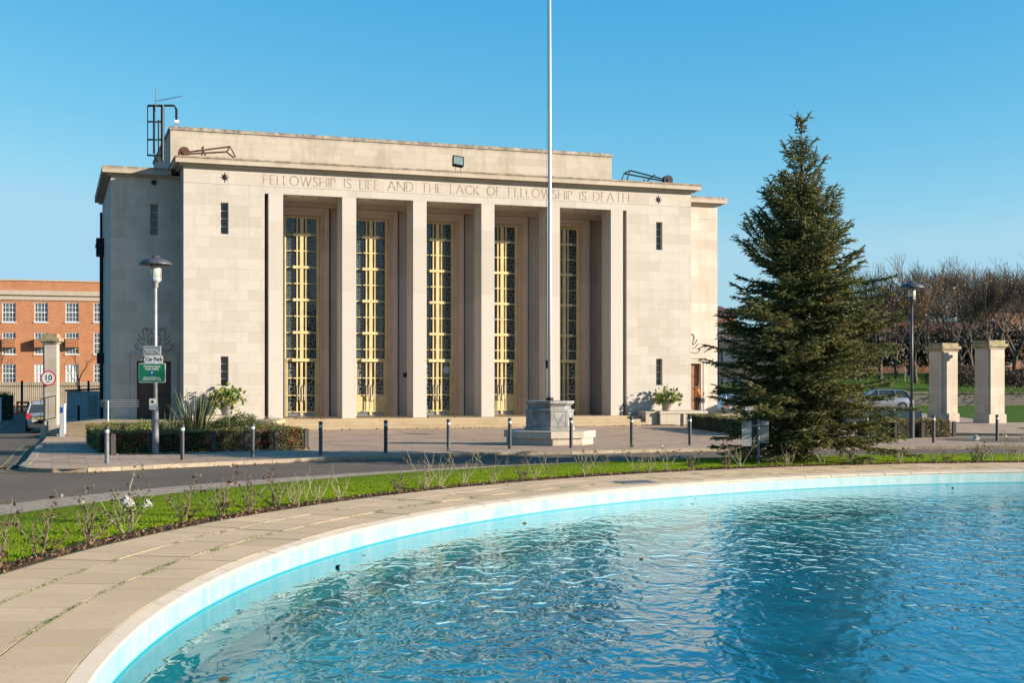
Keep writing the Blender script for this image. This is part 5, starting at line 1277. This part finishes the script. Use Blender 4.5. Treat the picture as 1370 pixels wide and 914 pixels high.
mb = MB(); zc0 = BZ(69,402); zc1 = BZ(69,389.5); mb.box(BX(-70)-.1,BX(235)+.1,-.12,.1,zc0,zc1-.45); mb.box(BX(-70)-.1,BX(235)+.1,-.32,.1,zc1-.449,zc1); mb.box(BX(-70)-.1,BX(235)+.1,-.1,.5,zt,zt+.15); mb.build('stone_cornice', mat('cream_stone', (.55,.47,.36), .8), bb)
for u, a, b, ri, ci in wins:
    f = MB(); w = .63; t_ = .075
    f.box(u-w+.002,u-w+t_,.06,.14,a+.002,b-.002); f.box(u+w-t_,u+w-.002,.06,.14,a+.002,b-.002); f.box(u-w+t_,u+w-t_,.06,.14,a+.002,a+t_); f.box(u-w+t_,u+w-t_,.06,.14,b-t_,b-.002)
    for i in (1,2,3): x = u-w+2*w*i/4; f.box(x-.022,x+.022,.08,.13,a+t_,b-t_)
    for i in (1,2,3): z = a+(b-a)*i/4; tt = .045 if i == 2 else .022; f.box(u-w+t_,u+w-t_,.075,.135,z-tt,z+tt)
    f.box(u-w-.08,u+w+.08,-.09,.07,a-.1,a-.001)
    o = f.build('window', M['white'], bb); g = MB(); g.box(u-w+.01,u+w-.01,.142,.16,a+.01,b-.01); g.build('pane', M['white'] if (ri == 2 and ci in (2,3)) else M['pane'], o)
    if ri == 1 and 0 < ci < 4:
        x = MB(); zc = (a+b)/2; x.box(u-.62,u+.62,-.75,-.005,zc-.42,zc+.05); x.box(u-.62,u+.62,-.75,-.005,zc+.09,zc+.42); x.box(u-.64,u+.64,-.77,-.004,zc+.05,zc+.09); x.build('window_box', M['brickbox'] if 'brickbox' in M else M.setdefault('brickbox', mat('ochre_box', (.42,.17,.07), .8)), bb)
# railings
t = thing('railings', 'black spiked iron railings before the brick building', 'railings', ((-60-CX)/FPX*97,97,-.3), R(4)); LN = 13.5
mb = MB()
for z in (.25,2.05): mb.box(0,LN,-.02,.02,z,z+.06)
mb.build('rail', M['lead'], t); mb = MB(); x = 0
while x < LN: mb.tube([(x,0,.05),(x,0,2.3),(x,0,2.42)], [.016,.016,.002], 4); x += .155
mb.build('bars', M['lead'], t)
for i in range(6): mb = MB(); mb.box(i*2.45-.07,i*2.45+.07,-.07,.07,0,2.5); mb.build('post', M['lead'], t)
# shed
t = thing('shed', 'pale panelled site cabin in shade behind the terrace', 'cabin', ((90-CX)/FPX*88,88,-.3), R(6)); mb = MB(); mb.box(0,2.25,0,3,0,1.78); 
for i in range(1,5): mb.box(i*.45-.01,i*.45+.01,-.015,0,.05,1.75)
mb.build('wall', mat('pale_cabin_paint', (.50,.55,.58), .6), t); mb = MB(); b = len(mb.v)
mb.v += [(-.12,-.12,1.78),(2.37,-.12,1.9),(2.37,3.1,1.9),(-.12,3.1,1.78),(-.12,-.12,1.9),(2.37,-.12,2.02),(2.37,3.1,2.02),(-.12,3.1,1.9)]
for f in ((3,2,1,0),(4,5,6,7),(0,1,5,4),(1,2,6,5),(2,3,7,6),(3,0,4,7)): mb.f.append(tuple(b+i for i in f)); mb.m.append(0)
mb.build('roof', M['lead'], t); mb = MB(); mb.box(1.4,1.95,-.03,-.016,.05,1.55); mb.build('door', M['signgrey'], t)
t = thing('bollard', 'short black bollard in the shaded yard before the site cabin', 'bollard', ((105-CX)/FPX*80,80,-.3)); mb = MB(); mb.tube([(0,0,0),(0,0,.95)], .08, 10); mb.build('post', M['lead'], t); mb = MB(); mb.lathe([(.085,.951),(.085,1.0),(.03,1.03)], 10); mb.build('cap', M['lead'], t)
hedge('bright green bush at the left edge by the railings', ((-30-CX)/FPX*84,84), ((9-CX)/FPX*84,84), 1.2, 1.7, 120, [.5,.5], ('hedge1','hedge2'), .12, .12, zb=-.3)
t = thing('white_board', 'white painted panel at the left edge before the railings', 'panel', ((-12-CX)/FPX*80,80,-.3)); mb = MB(); mb.box(0,.62,0,.1,0,1.45); mb.box(-.02,.64,-.02,.12,1.45,1.5); mb.build('board', M['white'], t)
t = thing('traffic_barrier', 'small orange plastic barrier by the railings behind the parked car', 'barrier', ((22-CX)/FPX*94,94,-.3)); mb = MB()
for z in (.15,.55,.85): mb.box(0,.9,-.03,.03,z,z+.14)
for x in (0,.8): mb.box(x,x+.1,-.04,.04,0,1.0)
for x in (-.05,.75): mb.box(x,x+.2,-.25,.25,-.02,.05)
mb.build('panel', mat('orange_plastic', (.70,.10,.03), .5), t)

# ------------------------------------------------------------------ cars
def car(label, loc, rz, col, L_=4.2, Wd=1.75, Ht=1.5, estate=True):
    t = thing('parked_car', label, 'car', loc, rz); pm, nt, b = newmat('car_paint'); b.inputs['Base Color'].default_value = c4(col); b.inputs['Metallic'].default_value = .35; b.inputs['Roughness'].default_value = .28; b.inputs['Coat Weight'].default_value = .6
    # x = -L/2 rear .. +L/2 front ; sections of the lower body: (x, zbottom, zbelt, halfwidth)
    hl = L_/2; sec = [(-hl,.42,.78,.62),(-hl+.06,.28,.92,.80),(-hl+.3,.22,.95,.90),(-hl+.9,.20,.94,.97),(0,.20,.92,1.0),(hl-1.3,.20,.90,.98),(hl-.9,.2,.86,.96),(hl-.35,.22,.74,.90),(hl-.06,.28,.62,.80),(hl,.38,.55,.66)]
    w = Wd/2; mb = MB(); rings = []
    for x, zb, zt_, f in sec:
        W_ = w*f; pts = [(-W_*.88,zb),(-W_,zb+.12),(-W_*1.0,(zb+zt_)/2+.05),(-W_*.95,zt_-.05),(-W_*.86,zt_),(0,zt_+.015),(W_*.86,zt_),(W_*.95,zt_-.05),(W_,(zb+zt_)/2+.05),(W_,zb+.12),(W_*.88,zb)]
        rings.append([(x,p[0],p[1]) for p in pts])
    def loft(mb, rings, mi=0):
        n_ = len(rings[0]); b_ = len(mb.v)
        for r_ in rings: mb.v += r_
        for i in range(len(rings)-1):
            for k in range(n_):
                k2 = (k+1)%n_; mb.f.append((b_+i*n_+k, b_+i*n_+k2, b_+(i+1)*n_+k2, b_+(i+1)*n_+k)); mb.m.append(mi)
        mb.f.append(tuple(b_+k for k in range(n_))); mb.f.append(tuple(b_+(len(rings)-1)*n_+k for k in reversed(range(n_)))); mb.m += [mi,mi]
    loft(mb, rings); mb.build('body', pm, t, True)
    g = MB(); r0 = -hl+.12; R_ = []
    for x, zt_, f in ((r0,.93,.80),(r0+.34,Ht-.16,.70),(r0+.5,Ht-.05,.68),(0,Ht-.03,.70),(.35,Ht-.08,.70),(hl-1.25,.90,.82)):
        W_ = w*f; R_.append([(x,-w*.88 if zt_ > 1 else -W_,.90),(x,-W_,zt_),(x,W_,zt_),(x,w*.88 if zt_ > 1 else W_,.90)])
    loft(g, R_); g.build('windows', M['glass'], t)
    rf = MB(); R_ = []
    for x, zt_, f in ((r0+.30,Ht-.13,.70),(r0+.5,Ht-.035,.70),(0,Ht,.72),(.3,Ht-.05,.71),(.42,Ht-.10,.70)): W_ = w*f; R_.append([(x,-W_,zt_-.04),(x,-W_*.85,zt_+.01),(x,W_*.85,zt_+.01),(x,W_,zt_-.04)])
    loft(rf, R_)
    for s_ in (-1,1):
        for (xa,za,xb,zb) in ((r0+.02,.93,r0+.36,Ht-.12),(r0+1.1,.92,r0+1.15,Ht-.06),(.1,.92,.05,Ht-.06),(hl-1.25,.9,.38,Ht-.1)): rf.tube([(xa,s_*w*.885,za),(xb,s_*w*.715,zb)], .035, 5)
    rf.build('roof', pm, t)
    for x in (-hl+.75, hl-.8):
        for s_ in (-1,1):
            m_ = MB(); m_.tube([(x,s_*(w-.20),.31),(x,s_*(w+.005),.31)], .31, 20); wh = m_.build('wheel', M['black'], t); m_ = MB(); m_.tube([(x,s_*(w-.02),.31),(x,s_*(w+.015),.31)], .19, 12); m_.build('rim', M['galv'], wh)
    for s_ in (-1,1):
        m_ = MB(); m_.box(-hl+.0,-hl+.16,s_*w*.82-.08,s_*w*.82+.08,.66,.92); m_.build('taillight', M['red'], t)
        m_ = MB(); m_.box(hl-.25,hl-.03,s_*w*.68-.14,s_*w*.68+.14,.56,.68); m_.build('headlight', M['diffuser'], t)
    m_ = MB(); m_.box(-hl-.012,-hl+.02,-.26,.26,.62,.73); m_.build('number_plate', M['yellow'], t)
    m_ = MB(); m_.box(-hl-.03,-hl+.25,-w*.8,w*.8,.22,.42); m_.box(hl-.25,hl+.02,-w*.72,w*.72,.2,.36); m_.build('bumper', M['blackgrey'], t); return t
SV = (.50,.53,.56)
pc_ = Vector(((40-CX)/FPX*63.5, 63.5+2, -.26)); car('silver hatchback seen from behind on the shaded side road', pc_, R(107), SV, 3.9, 1.62, 1.52)
car('silver estate car on the road right of the spruce tree', ((1173-CX)/FPX*92,92,.1), R(178), (.45,.48,.50), 4.7, 1.8, 1.5)
car('pale blue car seen past the right wing of the hall', ((976-CX)/FPX*88,88,-.15), R(95), (.30,.38,.50), 4.2, 1.75, 1.45)
car('blue car far off between the two gate pillars', ((1297-CX)/FPX*150,150,upz(0,150)+.1), R(182), (.05,.14,.35), 4.2, 1.75, 1.5)
car('blue grey car partly hidden at the far right', ((1366-CX)/FPX*140,140,upz(0,140)+.1), R(0), (.14,.22,.36), 4.3, 1.75, 1.5)

# ------------------------------------------------------------------ sign seen from the back at the lawn
ps = G(1014.5,621); kk = ps.y/FPX; t = thing('road_sign', 'grey two plate road sign seen from behind on the lawn left of the spruce', 'road sign', (ps.x,ps.y,.0)); top = H-(561-HZ)*kk
mb = MB(); mb.tube([(0,0,0),(0,0,top)], .045, 10); mb.build('post', M['galv'], t)
z0_, z1_ = H-(597-HZ)*kk, H-(563-HZ)*kk
m_ = MB(); m_.box(-.47,-.20,-.06,-.04,z0_,z1_); m_.build('sign_plate', mat('sign_back', (.42,.42,.40), .6), t)
m_ = MB(); m_.box(-.20,-.19,-.06,.12,z0_,z1_); m_.box(-.19,-.05,.08,.10,z0_,z1_); m_.build('sign_side', M['blackgrey'], t)
m_ = MB(); m_.box(.06,.30,.02,.04,z0_+.08,z1_); m_.build('sign_plate', M['signgrey'], t)
m_ = MB(); m_.box(-.4,.28,-.035,.015,z0_+.12,z0_+.16); m_.box(-.4,.28,-.035,.015,z1_-.16,z1_-.12); m_.build('bracket', M['galv'], t)

# drain cover in the paving
q = G(852,645.5); mb = MB()
for i in range(9): mb.box(-.42+i*.095,-.36+i*.095,-.28,.28,.003,.012)
mb.box(-.46,.46,-.32,-.28,.003,.014); mb.box(-.46,.46,.28,.32,.003,.014)
o = mb.build('drain_grating', M['galv'], loc=(q.x,q.y,.0)); o.rotation_euler = (0,0,R(22)); tag(o, 'slotted metal drain grating set in the pool paving', 'drain cover')

# ------------------------------------------------------------------ rose bushes
M['rstem'] = mat('rose_stem', (.38,.33,.18), .8, 0, .2, 10); M['rstem2'] = mat('brown_rose_stem', (.27,.20,.13), .8, 0, .25, 10)
RL1 = leafmat('rose_leaf_brown', (.17,.075,.03), .3, .5, (.09,.04,.02)); RL2 = leafmat('rose_leaf_green', (.10,.14,.03), .3, .45, (.05,.08,.02)); RF = leafmat('white_petal', (.85,.82,.75), .3, .6, (.8,.76,.66))
def rose(label, seed, h, leaves, flowers=(), ns=6, green=.4, stem='rstem'):
    rs_ = random.Random(seed); t = thing('rose_bush', label, 'rose bush', group='rose bushes along the pool paving'); mb = MB(); LPts = []
    def stemr(p, d, l, r, dep):
        P = [p]; q = p
        for i in range(4): d = (d+Vector((rs_.gauss(0,.16),rs_.gauss(0,.16),.03))).normalized(); q = q+d*l/4; P.append(q)
        mb.tube(P, [r,r*.9,r*.8,r*.65,r*.45], 5)
        for i in range(1,5):
            if rs_.random() < leaves: 
                for _ in range(rs_.randint(2,4)): LPts.append(tuple(P[i]+Vector((rs_.gauss(0,.05),rs_.gauss(0,.05),rs_.gauss(0,.04)))))
        if dep > 0:
            for _ in range(rs_.randint(2,3)):
                j = rs_.randint(1,4); a = rs_.uniform(0,2*PI); nd = (d+Vector((math.cos(a),math.sin(a),.25))*.75).normalized(); stemr(P[j], nd, l*rs_.uniform(.3,.55), r*.6, dep-1)
    for k in range(ns):
        a = 2*PI*k/ns+rs_.random(); sp = rs_.uniform(.15,.75); stemr(Vector((.02*math.cos(a),.02*math.sin(a),-.01)), Vector((math.cos(a)*sp,math.sin(a)*sp,1)).normalized(), h*rs_.uniform(.55,1.0), .010, 1 if k%3 else 2)
    mb.build('stems', M[stem], t)
    if LPts: leafmesh(LPts, .062, .3, .62, name='leaves', mats=[RL1,RL2], probs=[1-green,green], parent=t)
    return t
def bloom(t, loc, r=.045):
    mb = MB()
    for k in range(16):
        a = k*2.4; rr_ = r*(.25+.75*k/16); z = r*(.9-.9*(k/16)); c = Vector((math.cos(a)*rr_,math.sin(a)*rr_,z)); s_ = r*.75; n_ = Vector((math.cos(a),math.sin(a),.9)).normalized(); M_ = n_.to_track_quat('Z','Y').to_matrix()
        mb.face([tuple(c+M_@Vector((s_*math.cos(q),s_*math.sin(q),0))) for q in (0,1.05,2.1,3.14,4.2,5.2)])
    mb.lathe([(.004,0),(r*.8,r*.35),(r*.6,r*.9),(.01,r*1.1)], 8); o = mb.build('white_rose', RF, t); o.location = loc; return o
pos = []
for px, py in [(20,762),(60,748),(112,730),(150,716),(200,699),(238,690),(262,683),(292,676),(330,672)]: pos.append(G(px,py))
ang_ = []
for px, py in [(377,676),(402,671),(436,668),(516,658),(553,654),(563,655),(590,652),(628,650),(663,647),(700,643),(716,642),(746,641),(790,637),(812,636),(848,633),(868,632),(895,631),(930,629),(968,627),(990,626),(1045,623),(1085,621),(1120,620),(1185,618),(1232,617),(1250,617),(1283,616),(1308,616),(1333,616),(1352,617)]: pos.append(G(px,py))
pos.sort(key=lambda p: p.x/p.y)
RV = [rose('x', 31, .60, .22, ns=7, green=.3, stem='rstem2'), rose('x', 32, .66, .22, ns=6, green=.45), rose('x', 33, .75, .05, ns=5), rose('x', 34, .6, .0, ns=6, stem='rstem'), rose('x', 35, .55, .12, ns=7, stem='rstem2')]
usedr = set()
for i, p in enumerate(pos): 
    dx, dy = p.x-PC[0], p.y-PC[1]; r_ = math.hypot(dx,dy); rt = 23.22+random.uniform(0,.2); p = Vector((PC[0]+dx/r_*rt, PC[1]+dy/r_*rt, .0))
    k = random.choice([0,0,1]) if i < 8 else random.choice([2,3,3,4,2])
    kind_ = {0:'brown leaved rose bush',1:'green and brown leaved rose bush',2:'tall bare stemmed rose bush',3:'bare pale stemmed rose bush',4:'low twiggy brown rose bush'}[k]
    lab = f'{kind_} in the soil strip, {ordn(i+1)} from the left'; s_ = random.uniform(.85,1.15)*(1.05 if i < 8 else .92)
    if k not in usedr: usedr.add(k); o = RV[k]; o.location = p; o['label'] = lab; o.scale = (s_,)*3
    else: o = dup(RV[k], p, random.uniform(0,6), lab, sc=s_)
fl = [rose('tall green stemmed rose bush bearing three white blooms at the left', 77, .86, .3, ns=5, green=.7), rose('straggly rose bush with one white bloom before the right gate pillars', 78, .62, .12, ns=6)]
p = G(168,701); fl[0].location = (p.x,p.y,0); d_ = p.y/FPX
mbx = MB()
for (px, py) in ((170.5,671.5),(176,675.5),(198,676)):
    l_ = Vector(((px-168)*d_, -.05, H-(py-HZ)*(p.y-.05)/FPX)); bloom(fl[0], l_, .07); mbx.tube([(0.02,0,0),(l_.x*.5,-.02,l_.z*.5),tuple(l_)], [.009,.007,.005], 5)
mbx.build('flower_stem', G2, fl[0])
p = G(1315,617); fl[1].location = (p.x,p.y,0); l_ = Vector(((1306-1315)*p.y/FPX, 0, H-(587.5-HZ)*p.y/FPX)); bloom(fl[1], l_, .085); mbx = MB(); mbx.tube([(0,0,0),(-.02,0,l_.z*.5),tuple(l_)], [.009,.007,.005], 5); mbx.build('flower_stem', G2, fl[1])
for o in RV:
    if o['label'] == 'x': 
        for c in list(o.children): bpy.data.objects.remove(c)
        bpy.data.objects.remove(o)

# ------------------------------------------------------------------ the person in the doorway
def skinned(name, verts, edges, radii, mt, parent, sub=2):
    me = bpy.data.meshes.new(name); me.from_pydata(verts, edges, []); o = bpy.data.objects.new(name, me); COL.objects.link(o)
    sk = o.modifiers.new('s','SKIN'); sk.use_smooth_shade = True; o.modifiers.new('d','SUBSURF').levels = sub
    for i, r_ in enumerate(radii):
        v = me.skin_vertices[0].data[i]; v.radius = r_ if hasattr(r_,'__len__') else (r_,r_); v.use_root = (i == 0)
    dg = bpy.context.evaluated_depsgraph_get(); m2 = bpy.data.meshes.new_from_object(o.evaluated_get(dg)); bpy.data.objects.remove(o)
    m2.name = name; m2.materials.clear(); m2.materials.append(mt); q = bpy.data.objects.new(name, m2); COL.objects.link(q); q.parent = parent
    for p_ in m2.polygons: p_.use_smooth = True
    return q
upn, zpn = HF(931.5, 553, 1.75)
pe = thing('person', 'standing person in a mustard jacket and dark cap looking at something held in both hands', 'person', HW(upn,1.62,.352), ANG-R(8))
# faces +X (towards the right of the picture)
skin = mat('skin', (.30,.17,.11), .6)
V = [(0,0,.92),(0,0,1.15),(0,0,1.38),(.01,0,1.47),(.03,0,1.54),(.05,0,1.62),(.04,0,1.70),
     (0,.10,.88),(.02,.10,.48),(-.01,.10,.10),(.09,.10,.04),(0,-.10,.88),(.04,-.10,.48),(.0,-.10,.10),(.10,-.10,.04),
     (0,.19,1.37),(.02,.23,1.12),(.22,.17,1.05),(.32,.11,1.08),(0,-.19,1.37),(.02,-.23,1.12),(.22,-.17,1.05),(.32,-.11,1.08)]
E = [(0,1),(1,2),(2,3),(3,4),(4,5),(5,6),(0,7),(7,8),(8,9),(9,10),(0,11),(11,12),(12,13),(13,14),(2,15),(15,16),(16,17),(17,18),(2,19),(19,20),(20,21),(21,22)]
RR = [(.13,.15),(.12,.15),(.12,.16),.055,.06,(.095,.08),(.085,.075),.085,.06,.045,.04,.085,.06,.045,.04,.06,.048,.04,.03,.06,.048,.04,.03]
body = skinned('body', V, E, RR, skin, pe)
# hands: palm and five fingers closed round the phone
Vh = []; Eh = []; Rh = []
for s_ in (1,-1):
    b = len(Vh); Vh += [(.32,.11*s_,1.08),(.37,.075*s_,1.10)]; Eh.append((b,b+1)); Rh += [.026,.032]
    for f_ in range(4):
        k = len(Vh); z = 1.075+.022*f_; ln_ = [.045,.055,.052,.048][f_]; Vh += [(.40,.055*s_,z),(.40+ln_*.5,.03*s_,z),(.395+ln_*.4,.008*s_,z)]; Eh += [(b+1,k),(k,k+1),(k+1,k+2)]; Rh += [.010,.009,.008]
    k = len(Vh); Vh += [(.36,.045*s_,1.13),(.385,.02*s_,1.15)]; Eh += [(b+1,k),(k,k+1)]; Rh += [.011,.009]
skinned('hands', Vh, Eh, Rh, skin, body, 1)
mus = mat('mustard_cloth', (.60,.25,.03), .85, 0, .12, 6)
V = [(0,0,.82),(0,0,1.0),(0,0,1.2),(0,0,1.38),(-.01,0,1.47),(0,.2,1.37),(.02,.24,1.12),(.20,.175,1.05),(.28,.13,1.07),(0,-.2,1.37),(.02,-.24,1.12),(.20,-.175,1.05),(.28,-.13,1.07)]
skinned('jacket', V, [(0,1),(1,2),(2,3),(3,4),(3,5),(5,6),(6,7),(7,8),(3,9),(9,10),(10,11),(11,12)], [(.15,.16),(.14,.15),(.14,.15),(.12,.14),(.075,.08),.075,.062,.055,.048,.075,.062,.055,.048], mus, pe)
skinned('hood', [(-.09,0,1.44),(-.12,0,1.50),(-.06,0,1.53)], [(0,1),(1,2)], [.08,.085,.05], mus, pe, 1)
skinned('trousers', [(0,0,.90),(0,.10,.85),(.02,.10,.48),(-.01,.10,.08),(0,-.10,.85),(.04,-.10,.48),(0,-.10,.08)], [(0,1),(1,2),(2,3),(0,4),(4,5),(5,6)], [.14,.10,.075,.062,.10,.075,.062], M['black'], pe)
mb = MB(); 
for s_ in (-1,1): mb.box(-.09,.17,s_*.10-.05,s_*.10+.05,0,.08)
mb.build('shoes', M['blackgrey'], pe, bevel=.02)
mb = MB(); mb.lathe([(.108,0),(.112,.05),(.10,.10),(.06,.135),(.01,.145)], 16, (.03,0,1.645)); mb.box(.11,.19,-.07,.07,1.655,1.67); mb.build('cap', M['black'], pe, True)
mb = MB(); mb.lathe([(.005,-.02),(.014,0),(.004,.02)], 6, (.145,0,1.61)); mb.build('nose', skin, body)
mb = MB()
for s_ in (-1,1): mb.lathe([(.002,-.008),(.009,0),(.002,.008)], 8, (.128,.034*s_,1.635))
mb.build('eye', M['black'], body)
mb = MB()
for s_ in (-1,1): mb.lathe([(.004,-.03),(.014,-.01),(.016,.015),(.004,.03)], 8, (.04,.09*s_,1.615))
mb.build('ear', skin, body); mb = MB(); mb.box(.128,.136,-.02,.02,1.565,1.573); mb.build('mouth', mat('lips', (.22,.08,.06), .6), body)
t = thing('phone', 'small dark phone held in both hands by the person', 'phone', pe.location+Vector((0,0,0)), ANG-R(8)); mb = MB(); mb.box(.385,.395,-.035,.035,1.06,1.20); mb.build('case', M['black'], t)
t = thing('bag', 'black shoulder bag hanging at the side of the person', 'bag', pe.location, ANG-R(8)); mb = MB(); mb.box(.10,.36,-.30,-.20,.62,.90); mb.build('pouch', M['blackgrey'], t, bevel=.03); mb = MB(); mb.tube([(.14,-.25,.9),(.06,-.2,1.2),(-.02,-.1,1.48),(-.05,.05,1.46)], .014, 6); mb.build('strap', M['black'], t)

# object count for the log
print('objects', len(bpy.data.objects))
